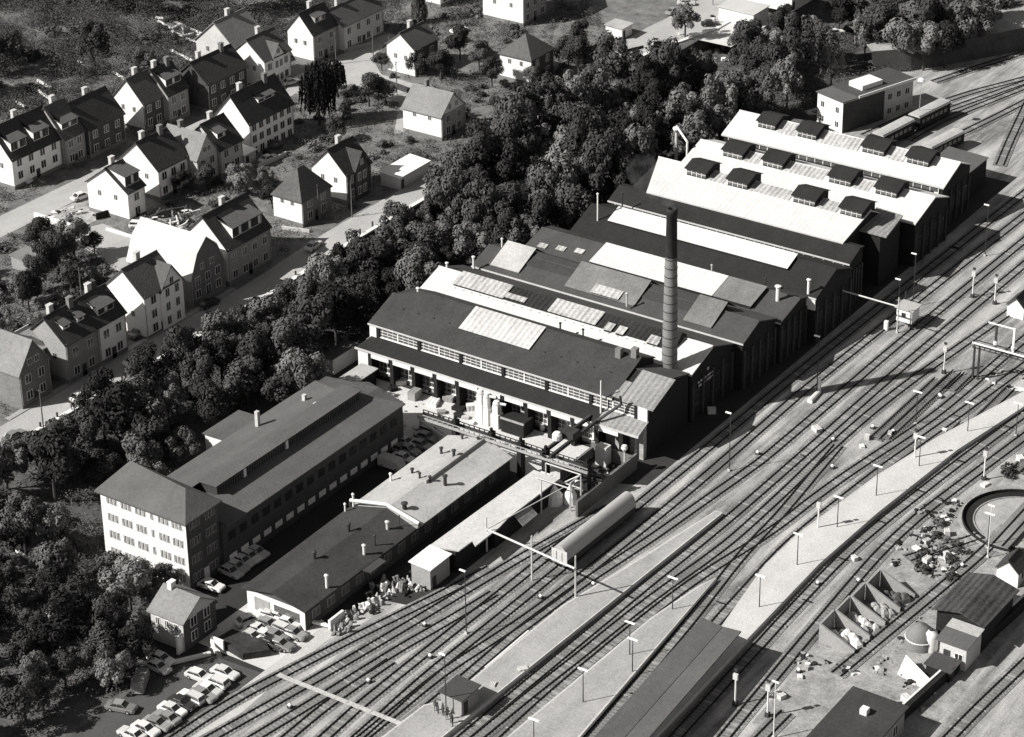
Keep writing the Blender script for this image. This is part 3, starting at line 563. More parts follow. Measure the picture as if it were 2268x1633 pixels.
mb.build('sign_lettering',M('faded_lettering',.5,amt=.5),h2)
# hall 3
h3=hall('third hall with grey roof and stepped pale and dark monitors',-229.6,-174.9,319.9,9,324.9,10.8,331.4,8.6,felt2,felt2)
for xa,xb,m in((-226.6,-220.5,palefelt),(-210.9,-196.6,M('patched_grey_roof',.15,'stain',amt=.3)),(-186.9,-181.4,M('patched_grey_roof',.15))):
    mb=MB(); mb.slab([(xa,320.6,9.75),(xb,320.6,9.75),(xb,326.2,12.2),(xa,326.2,12.2)],.15); mb.m=1; mb.prism([(320.7,9.5),(326.2,9.5),(326.2,12.0),(320.8,9.66)],'x',xa+.1,xb-.1); mb.slab([(xa,326.2,12.2),(xb,326.2,12.2),(xb,329,10.2),(xa,329,10.2)],.12); mb.build('roof_monitor',[m,black],h3)
for xa,xb in((-220.5,-210.9),(-196.6,-186.9)):
    mb=MB(); mb.prism([(322.6,9.2),(326.2,9.2),(326.2,11.5),(322.9,10.5)],'x',xa,xb); mb.build('roof_monitor',[felt],h3)
panel(h3,'skylight_panel',[('b3',730,820),('b3',945,880),('b3',925,950),('b3',700,890)],corrl,.62,.05)
# hall 4
h4=hall('fourth low hall with a bright raised roof strip ending in grey',-227,-174.2,331.6,8,338.2,9.6,341.3,8.8,felt2,felt)
panelw(h4,'raised_roof',-213.3,-188,332.3,338.1,hallwhite,.7,.6); panelw(h4,'raised_roof',-187.9,-180.3,332.3,338.1,M('patched_grey_roof',.15),.7,.6)
for i in range(3): panelw(h4,'skylight_panel',-225+i*3.6,-223.2+i*3.6,333+i*.6,334.2+i*.6,corrl,.2)
# hall 5
h5=hall('fifth hall with dark roof, white raised ridge strip and windowed front',-222.8,-172.6,341.4,9,348.4,11.5,355,9,feltb,feltb)
panelw(h5,'raised_roof',-217.5,-180.2,345.1,348.9,hallwhite,.55,.5)
strip(h5,'front_glazing',-222,-173.6,341.3,7.3,8.6,22,M('milky_glass',.6,amt=.3,sc_=.6),frame,bars=1,post=.18,minor=1)
mb=MB(); mb.box(-174.6,-172.5,341.1,341.35,6.6,8.9); mb.box(-222.9,-221.6,341.1,341.35,6.6,8.9); mb.build('end_pier',white,h5)
# hall 6
h6=hall('sixth hall with dark front roof and narrow window band',-224.2,-174,356.7,9,360.3,10.45,362,10.2,feltb,feltb)
strip(h6,'front_glazing',-223,-175,356.6,7.6,8.6,24,glassl,frame,bars=1,post=.16,minor=1)
h7=hall('seventh hall with white roof and four black roof monitors, directly behind the dark one',-222,-177.4,360.6,10.75,371,12.9,378,9.4,hallwhite,hallwhite,xl=-218.4)
for xa,xb in((-214.3,-210),(-205.4,-201.1),(-191.5,-186.9),(-181.8,-177.3)): monitor(h7,xa,xb,367.9)
mb=MB(); mb.slab([(-178.3,367.4,10.5),(-172,367.4,10.5),(-173.2,376.6,10.9),(-178.6,376.6,11.2)],.3); mb.build('corrugated_canopy',corrg,h7)
mb=MB(); mb.prism([(367.8,0),(376,0),(376,10.5),(367.8,10.2)],'x',-177.3,-173.4); mb.build('east_wing',black,h7)
h8=hall('eighth hall with white roof and four black monitors, last but one',-221.6,-171.6,378.5,9,386.2,11.2,392.5,8.9,hallwhite,hallwhite)
for xa,xb in((-215.2,-210.8),(-206.4,-202),(-192.1,-187.4),(-182.3,-177.8)): monitor(h8,xa,xb,383.3)
h9=hall('farthest hall with white roof and four black monitors',-222.2,-174.2,396,9,402.8,11.5,408.2,9.2,hallwhite,hallwhite)
for xa,xb in((-216.6,-212.6),(-207.7,-203.4),(-193.4,-188.6),(-183.8,-179.1)): monitor(h9,xa,xb,399.7)
for hh,ya,yb_ in((h7,367.9,371.1),(h8,383.2,386.3),(h9,399.4,402.9)):
    xs_=[(-211.8,-208),(-203,-194),(-188,-184.2)]
    for xa,xb in xs_:
        dx={'h7':0}.get('',0)+(1.6 if hh is h7 else (.4 if hh is h8 else -.3)); panelw(hh,'corrugated_skylight',xa+dx,xb+dx,ya,yb_,corrl,.08)
for hh,y in((h8,378.4),(h9,395.9)): strip(hh,'front_glazing',-221,-175,y,7.7,8.6,26,glassl,frame,bars=1,post=.14,minor=1)
# link between halls 6..9 (valley roof fill)
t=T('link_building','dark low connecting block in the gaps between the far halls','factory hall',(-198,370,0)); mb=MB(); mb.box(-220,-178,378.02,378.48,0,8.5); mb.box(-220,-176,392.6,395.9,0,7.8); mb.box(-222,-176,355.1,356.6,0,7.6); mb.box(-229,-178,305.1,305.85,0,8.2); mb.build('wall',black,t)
shed('store_building','flat mottled roof building attached beyond the farthest hall','factory building',-184.6,-176.4,408.6,421.5,0,5.6,5.2,black,felt3)
# factory chimney
p0=Vector((-180.3,305.2,0)); t=T('factory_chimney','tall banded round brick smokestack with a black top between the first two halls','chimney',p0)
mb=MB(); mb.lathe(p0.x,p0.y,[(1.42,0),(1.32,8),(1.12,22),(.98,29.5)],24); mb.build('shaft',brickc,t,smooth=True)
mb=MB(); mb.lathe(p0.x,p0.y,[(.97,29.45),(.86,37),(.92,37.05),(.92,37.9),(.8,38),(.6,38),(.6,36.5)],24); mb.build('crown',soot,t,smooth=True)
for i in range(14):
    z=9+i*1.55; r=1.32-(z-8)*.0148; mb=MB(); mb.lathe(p0.x,p0.y,[(r,z),(r+.045,z+.02),(r+.045,z+.14),(r,z+.16)],24); mb.build('iron_band',steel,t)
a=G('a3',1370,1230,6); FOOT.append((a.x-3,a.x+6,a.y-12,a.y+2))
t=T('exhaust_pipe','pale bent exhaust pipe with a capped stack behind the white roofed halls','pipe',(-222,380,0))
mb=MB(); a=G('a3',1370,1230,6); b=G('a3',1455,1270,8); a2=Vector((a.x,a.y,11)); b2=Vector((b.x,b.y,12)); mb.tube((a.x,a.y,0),a2,.45,.3); mb.build('stack',cream,t)
mb=MB(); mb.tube((b.x,b.y,6),b2,.22); mb.tube(b2,(a.x,a.y,12.3),.22); mb.build('duct',paint,t)
mb=MB(); mb.lathe(a.x,a.y,[(.3,11),(.75,11.7),(.75,12),(.1,12.3)],12); mb.build('cap',paint,t)
# roof stacks on halls (thin vents)
def vent(k,cx,cy,z,h,r,m,label):
    p=G(k,cx,cy,z); t=T('vent_pipe',label,'vent pipe',(p.x,p.y,z-.8),'roof vent pipes'); mb=MB(); mb.tube((p.x,p.y,z-.8),(p.x,p.y,z+h),r,n=8); mb.build('pipe',m,t); mb=MB(); mb.lathe(p.x,p.y,[(r*1.2,z+h-.1),(r*1.7,z+h),(r*1.7,z+h+.12),(.02,z+h+.3)],8); mb.build('cowl',m,t)
for a in (('b3',750,360,9.6,6.2,.14,paint,'tall thin white flue on the left end of the fifth hall roof'),('b2',1318,915,11,1.3,.22,paint,'small white vent at the left ridge end of the first hall'),('b2',1545,690,11,.7,.2,paint,'tiny white vent on the second hall left corner'),('b2',1755,670,10,1.4,.2,paint,'white vent on the left eave of the third hall'),('b2',1980,535,11,1.6,.15,paint,'slim white vent on the third hall ridge'),('b3',455,1200,10.4,1.5,.15,steel,'left of two black vents on the white roof'),('b3',635,1255,10.4,1.6,.15,steel,'right of two black vents on the white roof'),('b3',1650,760,9.6,2.,.14,steelg,'grey vent on the fifth hall front edge'),('b4',225,870,9.4,2.2,.12,steel,'dark vent above the fifth hall window band'),('b4',565,900,9.3,2.6,.25,paint,'stout white vent at the right end of the fifth hall'),('b4',320,1010,8,4.,.35,paint,'broad white duct standing beside the fifth hall'),('b3',945,210,9.6,2.6,.13,steel,'dark pipe on the sixth hall left eave'),('b3',980,970,10.6,1.6,.16,cream,'pale stub on the big grey monitor of the third hall')): vent(*a)
mb=MB(); p=G('c3',775,450,5.8); t=T('mast','white slender mast rising from the nearest hall front','mast',(p.x,p.y,5)); mb.tube((p.x,p.y,5),(p.x,p.y,12.2),.16,.1); mb.build('pole',paint,t)
# ---------------------------------------------------------------- office block and wing
FOOT.append((-230,-210,221,232)); t=T('office_building','four storey office block with white end wall and hipped grey roof','office',(-220,226,0))
x0,x1,y0,y1=-228.8,-212.3,223.2,230.2
mb=MB(); mb.box(x0,x1,y0,y1,-.5,12); mb.build('wall',white,t)
mb=MB(); mb.box(x1,x1+.05,y0+.02,y1-.02,-.4,11.9); mb.box(x0,x1,y1,y1+.05,0,11.9); mb.build('facade',dbrick,t)  # dark panels put the shade of the sides away from the sun into colour
mb=MB(); A=[(x0-.6,y0-.6,12),(x1+.6,y0-.6,12),(x1+.6,y1+.5,12),(x0-.6,y1+.5,12)]; B=[(x0+1.2,y0+5.6,14.6),(x1-3.2,y0+4.,14.6)]
mb.add(A+B+[(a,b,c-.25) for a,b,c in A],[(0,1,5,4),(1,2,5),(2,3,4,5),(3,0,4),(0,6,7,1),(1,7,8,2),(2,8,9,3),(3,9,6,0),(6,9,8,7)]); mb.build('roof',felt3,t)
for r_ in range(4):
    z=1.6+r_*2.95-.5
    for i,xc in enumerate((-226.6,-223.8,-221,-218.8,-216.6,-214)):
        n_=1 if i==3 else 3
        for j in range(n_): window(t,'y',xc+(j-(n_-1)/2)*.72,y0,z+.3,.42,1.25,white,glass)
    for yc in(225,228.4):
        for j in range(3): window(t,'x',x1+.05,yc+(j-1)*.75,z+.3,.5,1.2,steelg,glass)
mb=MB(); mb.box(x1+.05,x1+.12,226.3,227.4,0,2.4); mb.build('door',frame,t)
FOOT.append((-230,-209,230,278)); t=T('office_wing','long two storey wing with grey roof and a recessed clerestory','factory building',(-219,255,0))
xL,xR,yA,yB=-227.9,-210.9,230.3,275.4
xc=-216.6; mb=MB(); mb.prism([(xL+.6,-.3),(xR-.9,-.3),(xR-.9,7.9),(xc,9.1),(xL+.6,8)],'y',yA,yB-.8); mb.build('wall',dbrick,t)
mb=MB(); zt=10.7; s=(8.-9.15)/(xR-xc); zR=8.
mb.slab([(xc,yA,9.15),(xR,yA+.3,zR),(xR,yB-1.2,zR),(xc,yB-6,9.15)],.2); mb.m=0
mb.slab([(xL,yA,8),(xc-3.2,yA,zt-.35),(xc-3.2,yB-7,zt-.35),(xL,yB-3,8)],.2)
mb.slab([(xL,yB-3,8),(xc-3.2,yB-7,zt-.35),(xc,yB-6,9.15),(xR,yB-1.2,zR),(xc-4,yB+2,7.6)],.2)
mb.build('roof',felt3,t)
mb=MB(); mb.prism([(xc-3.4,9),(xc,8.9),(xc,zt-.1),(xc-3.4,zt-.2)],'y',235,269.6); mb.build('clerestory',felt,t)
mb=MB(); mb.slab([(xc-3.6,234.7,zt-.1),(xc+.2,234.7,zt+.05),(xc+.2,270,zt+.05),(xc-3.6,270,zt-.1)],.15); mb.build('clerestory_roof',felt3,t)
mb=MB(); mb.m=0; mb.box(xc,xc+.05,235.5,269,9.3,10.4); mb.m=1
for i in range(60): mb.box(xc+.05,xc+.12,235.5+i*.56,235.58+i*.56,9.3,10.4)
mb.build('clerestory_glazing',[glass,M('louvre',.12)],t)
mb=MB(); mb.box(xc,xc+.25,241,241.5,9.2,10.6); mb.build('post',white,t); mb=MB(); mb.box(xc,xc+.25,251,251.5,9.2,10.6); mb.build('post',white,t)
for z,pm in((1.2,M('white_blind',.75,amt=.1)),(4.6,glass)):  # white panes in the lower row, dark glass above
    for i in range(16): 
        yy=yA+2+i*2.65; window(t,'x',xR-.9,yy,z,1.5,1.3 if z>3 else .8,steel if z>3 else frame,pm)
for k_,cx,cy,h in(('c2',50,510,2.2),('c2',510,400,1.2),('c2',420,325,1.)):
    p=G(k_,cx,cy,9.2); mb=MB(); mb.box(p.x-.3,p.x+.3,p.y-.3,p.y+.3,8.6,9.2+h); mb.build('roof_chimney',cream,t)
FOOT.append((-235,-228,250,260)); shed('annex','small white annex with a grey sloping roof beside the long wing','annex',-233,-228,251,259.3,0,6.8,7,white,felt3)
shed('hut','small dark hut with pale gable at the edge of the wood','hut',-238.5,-235.9,287,293.6,0,2.8,3.1,white,rmid,door=False)
shed('lean_to','pale flat roofed lean to at the corner of the nearest hall','shed',-230.5,-227.5,279.5,288,0,3.1,3.1,black,palefelt)
# ---------------------------------------------------------------- workshop
t=T('workshop','long low workshop with dark near roof half and pale far roof half','factory building',(-197,250,0)); FOOT.append((-206,-189,222,280))
def wkx(y): return -203.2-.018*(y-224)
mb=MB(); mb.prism([(-202.6,-.3),(-192,-.3),(-192,3.3),(-197.6,4.5),(-202.6,3.3)],'y',224.6,276); mb.build('wall',dbrick,t)  # side walls darkened in colour for the shade they stand in
mb=MB(); mb.box(-202.6,-192,224.5,224.6,0,3.3); mb.build('front_wall',white,t)
mb=MB(); mb.box(-201.2,-198.4,224.42,224.5,.4,2.6); mb.build('gate',steelg,t); mb=MB(); mb.box(-197.6,-193,224.42,224.5,1.,2.5); mb.build('window_band',glassl,t)
mb=MB(); mb.slab([(-203.3,224.1,3.5),(-197.6,224.1,4.72),(-197.6,251.4,4.72),(-203.8,250.6,3.5)],.18); mb.slab([(-197.6,224.1,4.72),(-191.6,224.1,3.5),(-191.5,250.6,3.5),(-197.6,251.4,4.72)],.18); mb.build('near_roof',felt,t)
mb=MB(); mb.slab([(-203.8,250.6,3.5),(-197.6,251.4,4.72),(-197.6,277,4.72),(-204,276,3.5)],.18); mb.slab([(-197.6,251.4,4.72),(-191.5,250.6,3.5),(-191.3,275.8,3.5),(-197.6,277,4.72)],.18); mb.build('far_roof',palefelt,t)
mb=MB(); mb.slab([(-191.6,237.3,3.45),(-190.2,237.6,3.3),(-190.2,241.3,3.3),(-191.6,241.3,3.45)],.15); mb.build('porch_roof',felt2,t)
mb=MB(); mb.slab([(-197.6,260.5,5.1),(-196.9,260.5,5.1),(-196.9,276.8,5.1),(-197.6,276.8,5.1)],.9); mb.build('parapet',palefelt,t)
for i in range(14):
    window(t,'x',-192,227+i*3.4,1.2,1.6,1.3,steelg,glassl)
def roofz(x): return 4.72-abs(x+197.6)*.2
for (k_,cx,cy,h,r,m,l) in(('c2',500,1590,1.1,.35,steel,'squat black roof vent nearest the middle of the dark roof'),('c2',770,1370,1.2,.35,steel,'black cowled vent on the dark roof ridge'),('c2',1075,1330,1.2,.35,cream,'pale cube vent with dark cap on the dark roof'),('c2',890,1520,1.5,.3,paint,'white vent pipe on the dark roof slope'),('d2',595,420,2.,.3,paint,'white vent pipe nearest the workshop front'),('c2',975,1450,1.6,.18,steel,'thin twin black vent on the dark roof'),('c2',1170,1300,1.7,.1,steel,'thin black stand pipe near the white pipe'),('c2',740,1165,1.2,.2,paint,'white vent beside the pale heap at the roof edge'),('c2',805,1130,2.1,.22,paint,'white vent at the start of the roof pipe'),('c2',1100,930,1.2,.25,paint,'white vent at the left eave of the pale roof'),('c2',1500,735,1.,.3,steel,'black vent high on the pale roof'),('c2',1600,790,1.2,.35,steel,'round black vent on the pale roof'),('c2',1330,945,.8,.25,steel,'small black vent in the row on the pale roof, left'),('c2',1410,975,.8,.25,steel,'small black vent in the row on the pale roof, middle'),('c2',1530,985,1.6,.4,steel,'tall black vent by the roof parapet end'),('c2',1270,885,.7,.3,steel,'low black vent by the pale roof edge'),('c2',1210,1180,.9,.5,steel,'wide black vent next to the dark and pale roof joint'),('c2',1665,620,.6,.25,steel,'black vent at the far end of the pale roof'),('c2',1790,665,.6,.25,steel,'farthest black vent of the pale roof')):
    p=G(k_,cx,cy,4.4); z=roofz(p.x); t2=T('roof_vent',l,'roof vent',(p.x,p.y,z-.2),'vents on the workshop roof'); mb=MB(); mb.tube((p.x,p.y,z-.2),(p.x,p.y,z+h),r*.7,n=8); mb.build('pipe',m,t2); mb=MB(); mb.lathe(p.x,p.y,[(r*.7,z+h-.1),(r*1.1,z+h),(r*1.1,z+h+.15),(.02,z+h+.35)],10); mb.build('cowl',steel if m is steel else m,t2)
t=T('roof_pipe','thick white pipe crossing the workshop roof with a bend','pipe',(-198,251,4.5)); mb=MB(); q=[G('c2',780,1115,4.6),G('c2',1070,1150,5.1),G('c2',1325,1300,4.3)]; mb.tube(q[0],q[1],.28); mb.tube(q[1],q[2],.28); mb.build('pipe',paint,t)
for v in q: mb=MB(); mb.box(v.x-.15,v.x+.15,v.y-.15,v.y+.15,3.6,v.z); mb.build('support',steel,t)
# loading dock sheds
t=T('loading_shed','long low loading shed with a bright roof beside the tracks','factory building',(-184.5,262,0)); FOOT.append((-188,-180,246,276))
mb=MB(); mb.box(-186.7,-182.9,248.5,274,-.3,3.3); mb.box(-182.9,-181.7,257,274,-.3,3.3); mb.build('wall',black,t)  # near-black colour includes the shade on the shed walls
mb=MB(); mb.prism([(-187.1,247.6),(-182.6,249),(-182.5,252.3),(-181.3,251.4),(-181.3,257.6),(-181.7,260.5),(-181.5,274.3),(-186.3,274.3)],'z',3.35,3.55); mb.build('roof',M('pale_dock_roof',.46,'stain',amt=.2),t)
mb=MB(); mb.slab([(-181.6,262,3.1),(-180,262,1.9),(-180,266,1.9),(-181.6,266,3.1)],.1); mb.build('canopy',corrg,t)
shed('loading_hut','hut with a brilliant white roof at the near end of the loading shed','hut',-186.6,-183.2,242.6,247.4,0,3.7,3.5,grey,brightw)
# overhead beam gantries
def beam(label,pa,pb,z,posts,m=steelg,r=.16,lamp=False):
    a=G(*pa,z);b=G(*pb,z); t=T('beam_gantry',label,'gantry',(a.x,a.y,0)); mb=MB(); mb.tube(a,b,r,n=6); mb.build('beam',m,t)
    for q in posts:
        p=G(*q,0); mb=MB(); mb.tube((p.x,p.y,0),(p.x,p.y,z+.5),.15,.11,n=6); mb.build('post',m,t)
    return t
beam('slim pale beam on posts spanning the tracks from the loading shed',('c2',1860,1345),('d3',570,300),7.2,[('f4',235,530),('f4',785,790)],M('pale_steel',.5,amt=.2))
beam('thin pipe line beside the loading shed roof',('c2',1860,1345),('c3',480,1015),5.5,[('c2',1860,1520),('c3',305,1220)],M('pale_steel',.5),r=.09)
beam('pale beam crossing from the hall shadow to the crane hut',('e3',1065,500),('e3',1430,605),6.5,[('e3',1425,780)],M('pale_steel',.5),r=.14)
t=T('crane_runway','lattice runway beams on piers crossing the yard in front of the nearest hall','crane runway',(-195,276,0))
for dy in(0,1.5):
    mb=MB(); mb.box(-210,-177.5,276+dy,276.3+dy,4.7,5.1); mb.box(-210,-177.5,276.08+dy,276.22+dy,5.5,5.6)
    for i in range(32): mb.box(-210+i,-209.9+i,276.05+dy,276.25+dy,5.1,5.5)
    mb.build('beam',steel if dy else steelg,t)
for x in(-203,-196,-190.4,-185.7,-178):
    mb=MB(); mb.box(x-.4,x+.4,276.2,277.4,-.2,6.2); mb.box(x-.15,x+.15,276.5,277,6.2,6.9); mb.build('pier',black,t)
t=T('bridge_crane','black travelling crane bridge leaning over the scrap pit','crane',(-181,283,0))
for dx in(0,1.7):
    mb=MB(); mb.box(-186+dx,-185.6+dx,275.6,290,5.6,6.2); mb.build('girder',steel,t)
mb=MB(); mb.box(-186.2,-183.7,281.5,283.5,6.2,7.2); mb.build('trolley',steel,t); mb=MB(); mb.lathe(-186,280.5,[(0,6.2),(.8,6.2),(.8,7),(.5,7.4),(0,7.5)],12); mb.build('cab',paint,t)
mb=MB(); mb.tube((-183.8,289,6.2),(-180.8,291.2,9),.25); mb.tube((-180.8,291.2,9),(-180.6,290.5,10.8),.2); mb.build('jib',steel,t)
t=T('scrap_pit','open walled pit with dark heaps below the travelling crane','pit',(-180,280,0))
mb=MB(); mb.box(-184.5,-176.2,288,288.4,0,2.2); mb.box(-176.4,-176,271,288.4,0,2.8); mb.box(-184.5,-184.1,279,288,0,1.6); mb.build('wall',M('pit_wall',.12,amt=.4),t)
mb=MB()
for i in range(14):
    a=rnd.uniform(-183.5,-177.5);b=rnd.uniform(279,286.5); r_=rnd.uniform(.6,1.4); mb.lathe(a,b,[(r_,0),(r_*.8,r_*.4),(r_*.3,r_*.75),(.01,r_*.8)],9)
mb.build('heap',coal,t); mb=MB(); mb.box(-182.4,-180.4,286,287.6,0,3.4); mb.build('hopper',cream,t)
t=T('loading_chute','white cones and lattice frame of the loading chute at the track end of the runway','machine',(-180,274,0))
for a,b,r_ in((-181.5,272.8,1.5),(-179.4,274.2,1.1)): mb=MB(); mb.lathe(a,b,[(r_,0),(r_*.9,1.4),(.1,3.2)],10); mb.build('cone',paint,t)
mb=MB()
for a,b in(((-184.5,275,0),(-184.5,275,5)),((-178,275,0),(-178,275,5)),((-184.5,275,5),(-178,275,5)),((-184.5,275,0),(-178,275,5)),((-178,272,0),(-178,272,5)),((-178,272,5),(-178,275,5)),((-184.5,275,2.5),(-178,275,2.5)),((-184.5,272,4),(-178,272,4))): mb.tube(a,b,.12,n=5)
mb.build('frame',cream,t); mb=MB(); mb.box(-186,-183.2,274.2,276,0,2.6); mb.build('booth',paint,t)
for k_,cx,cy,l in(('c3',960,900,'white topped loading spout at the pit wall, nearer one'),('c3',1050,770,'white topped loading spout at the pit wall, farther one')):
    p=G(k_,cx,cy,.3); t=T('spout_post',l,'post',(p.x,p.y,0),'spout posts at the pit'); mb=MB(); mb.tube((p.x,p.y,0),(p.x,p.y,1.6),.25); mb.tube((p.x,p.y,1.6),(p.x,p.y,4.4),.09); mb.build('post',paint,t); mb=MB(); mb.lathe(p.x,p.y,[(.2,4.2),(.55,4.8),(.4,5.3),(.05,5.4)],10); mb.build('head',paint,t)
# white filter towers in front of the arcade
for k_,cx,cy,h,r_,l in(('c2',1815,500,5.4,.7,'left of the three white filter towers before the arcade'),('c2',1862,515,5.,.6,'middle white filter tower before the arcade'),('c2',1940,535,4.1,.75,'right stepped white filter tower before the arcade')):
    p=G(k_,cx,cy,0); t=T('filter_tower',l,'tower',(p.x,p.y,0),'white filter towers'); mb=MB(); mb.box(p.x-r_,p.x+r_,p.y-r_,p.y+r_,0,h*.62); mb.box(p.x-r_*.7,p.x+r_*.7,p.y-r_*.7,p.y+r_*.7,h*.62,h); mb.build('casing',paint,t); mb=MB(); mb.lathe(p.x,p.y,[(r_*.7,h),(r_*.9,h+.2),(r_*.6,h+.7),(.05,h+.8)],12); mb.build('hood',paint,t); mb=MB(); mb.tube((p.x,p.y,h+.3),(p.x+1.5,p.y+.5,h+.2),.22); mb.build('duct',paint,t)
t=T('storage_box','black open topped storage box beside the filter towers','container',(-199,288,0)); mb=MB(); mb.box(-201,-196.6,286.6,289.4,0,2.6); mb.build('body',black,t); mb=MB(); mb.box(-201.1,-196.5,286.5,286.7,2.4,2.7); mb.build('rim',steelg,t)
rn2=random.Random(3)
def crate(x,y,s,h,m,l,rz=0,z=0):
    t=T('crate',l,'crate',(x,y,z),'crates and blocks stored in the yards',rz); t['_o']=[0,0,0]
    mb=MB(); mb.box(-s,s,-s*.7,s*.7,0,h); mb.build('body',m,t,org=(0,0,0)); mb=MB()
    for i in(-1,0,1): mb.box(i*s*.7-.06,i*s*.7+.06,-s*.7-.04,-s*.7,0,h); mb.box(-s-.03,s+.03,i*s*.55-.06,i*s*.55+.06,h,h+.05)
    mb.build('battens',m,t,org=(0,0,0)); t['_o']=[x,y,z]
cs=[('c2',1180,200,1.3,.9),('c2',1290,310,1.5,1.5),('c2',1120,250,1.,.6),('c2',1380,250,1.,.5),('c2',1440,360,1.6,.7),('c2',1560,330,1.3,.9),('c2',1640,400,1.5,.6),('c2',1720,330,1.,1.),('c2',1740,400,1.2,1.),('c2',1500,430,1.,.5),('c2',1640,450,1.1,.5),('c2',2220,520,.6,.9),('c3',310,560,.6,1.2),('c2',1030,60,1.2,1.),('c2',1230,170,.8,1.),('c2',1690,470,.9,.4)]
for i,(k_,cx,cy,s,h) in enumerate(cs):
    p=G(k_,cx,cy,0); crate(p.x,p.y,s*.7,h,[paint,grey,black,cream][i%4],'%s crate from the left in the storage row before the pillared hall front'%ordn(i),rn2.uniform(0,3))
# ---------------------------------------------------------------- small house by the driveway
t=T('gatehouse','two storey gatehouse with pale tiled roof beside the driveway','house',(-206,214,0)); FOOT.append((-211,-202,209,219))
mb=MB(); mb.prism([(211.3,-.4),(218.2,-.4),(218.2,4.9),(214.8,7.1),(211.3,4.9)],'x',-209,-203); mb.build('wall',cream,t)
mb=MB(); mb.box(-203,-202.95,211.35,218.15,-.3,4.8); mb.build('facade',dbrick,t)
mb=MB(); mb.slab([(-209.4,210.9,4.85),(-202.6,210.9,4.85),(-202.6,214.8,7.35),(-209.4,214.8,7.35)],.2); mb.slab([(-209.4,214.8,7.35),(-202.6,214.8,7.35),(-202.6,218.6,4.85),(-209.4,218.6,4.85)],.2); rr=mb.build('roof',rlight,t); chimney(rr,-207.8,214.7,7,8.1,white)
grid(t,'y',-208.6,-203.4,211.3,[3.1],3,w=.6,h=1.); grid(t,'x',212,217.6,-202.95,[1.,3.3],2)
mb=MB(); mb.box(-203.6,-203.2,210.2,211.3,0,2.6); mb.build('porch',white,t)
# hut on the platform, crane hut, far white house etc
shed('platform_hut','small grey platform hut with a white bench front','hut',-164.4,-161,219.2,223.2,.75,3.5,3.3,grey,felt2)
t=T('crane_hut','white signal cabin raised on legs beside the tracks','signal cabin',(-162,356.5,0)); mb=MB(); mb.box(-163.4,-160.4,355,358,1.3,3.8); mb.build('cabin',white,t); mb=MB(); mb.slab([(-163.7,354.7,4),(-160.1,354.7,3.9),(-160.1,358.3,3.9),(-163.7,358.3,4)],.15); mb.build('roof',palefelt,t)
for a in(-163.2,-160.6):
    for b in(355.2,357.8): mb=MB(); mb.box(a-.12,a+.12,b-.12,b+.12,0,1.3); mb.build('leg',steel,t)
mb=MB(); mb.box(-162.4,-161.6,354.95,355,2.3,3.1); mb.build('window_pane',glass,t); mb=MB(); mb.box(-164.6,-163.9,352.6,353.2,0,1.8); mb.build('switch_box',paint,t); mb=MB(); mb.tube((-163.4,358.4,0),(-163.4,358.4,5.6),.12); mb.build('flue',steel,t)
p=G('b4',2195,1095,0); house('tiny white gabled cabin between the tracks at the right edge',p.x-1.6,p.x+1.6,p.y,p.y+4,2.6,4.2,white,rdark,zb=0,rows=1,cols=1,side=(0,1),chim=0,door=False,ox=.15)
p=G('d4',2130,430,0); house('tiny white gabled cabin beside the big dark shed roof',p.x-1.7,p.x+1.7,p.y,p.y+3.5,2.8,4.4,white,rdark,zb=0,rows=1,cols=1,side=(0,1),chim=0,door=False,ox=.15)
# far office (rotated)
a=Vector((-212.1,428.3,0)); rz=math.atan2(-(6.25),18.9)
t=T('far_office','two storey office with white end, dark long side and flat roofs beyond the halls','office',a,None,rz); t['_o']=[0,0,0]; FOOT.append((-223,-203,424,453))
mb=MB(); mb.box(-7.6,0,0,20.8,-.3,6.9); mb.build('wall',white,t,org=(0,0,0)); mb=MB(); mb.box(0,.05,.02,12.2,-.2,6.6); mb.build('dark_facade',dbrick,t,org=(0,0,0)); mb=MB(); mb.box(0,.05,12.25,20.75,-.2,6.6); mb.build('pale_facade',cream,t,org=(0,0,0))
mb=MB(); mb.box(-7.9,.3,-.3,4.2,6.95,7.15); mb.build('near_roof',felt3,t,org=(0,0,0)); mb=MB(); mb.box(-7.9,.3,4.2,21.1,7.05,7.35); mb.build('roof',felt2,t,org=(0,0,0)); mb=MB(); mb.box(.3,.5,4.2,21.1,6.9,7.5); mb.build('fascia',paint,t,org=(0,0,0))
mb=MB(); mb.box(-5.5,-1.5,7,13,7.35,8.4); mb.build('white_roof_block',paint,t,org=(0,0,0))
for z in(1.,4.2):
    for xx in(-6,-1.6): window(t,'y',xx,0,z,.9,1.2)
    for yy in(13.8,16.4,19): window(t,'x',.05,yy,z,1.1,1.3)
t['_o']=list(a)
shed('low_shed','long low shed with pale strip roof joining the far office','shed',-221,-216.5,412,424,0,2.6,2.9,grey,felt3)
# ---------------------------------------------------------------- canopy, turntable, right-hand yard
t=T('platform_canopy','long flat grey platform canopy with a dark centre seam','canopy',(-139,225,0))
def cv(y): return (-142.5+ (251.2-y)*.066, -136.2+(251.2-y)*.066)
for i,(f0,f1) in enumerate(((0,.53),(.545,1.))):
    mb=MB(); c=[]
    for y in(186,251.3): a,b=cv(y); c.append((a+(b-a)*f0,a+(b-a)*f1,y))
    z0,z1=(5.2,4.9) if i==0 else (4.9,5.2); mb.slab([(c[0][0],c[0][2],z0),(c[0][1],c[0][2],z1),(c[1][1],c[1][2],z1),(c[1][0],c[1][2],z0)],.2); mb.build('roof',felt3,t)
for i in range(6):
    y=194+i*10.6; a,b=cv(y); mb=MB(); mb.box((a+b)/2-.15,(a+b)/2+.15,y-.15,y+.15,.7,4.8); mb.build('post',steel,t)
cx_,cy_=-118.1,306.5
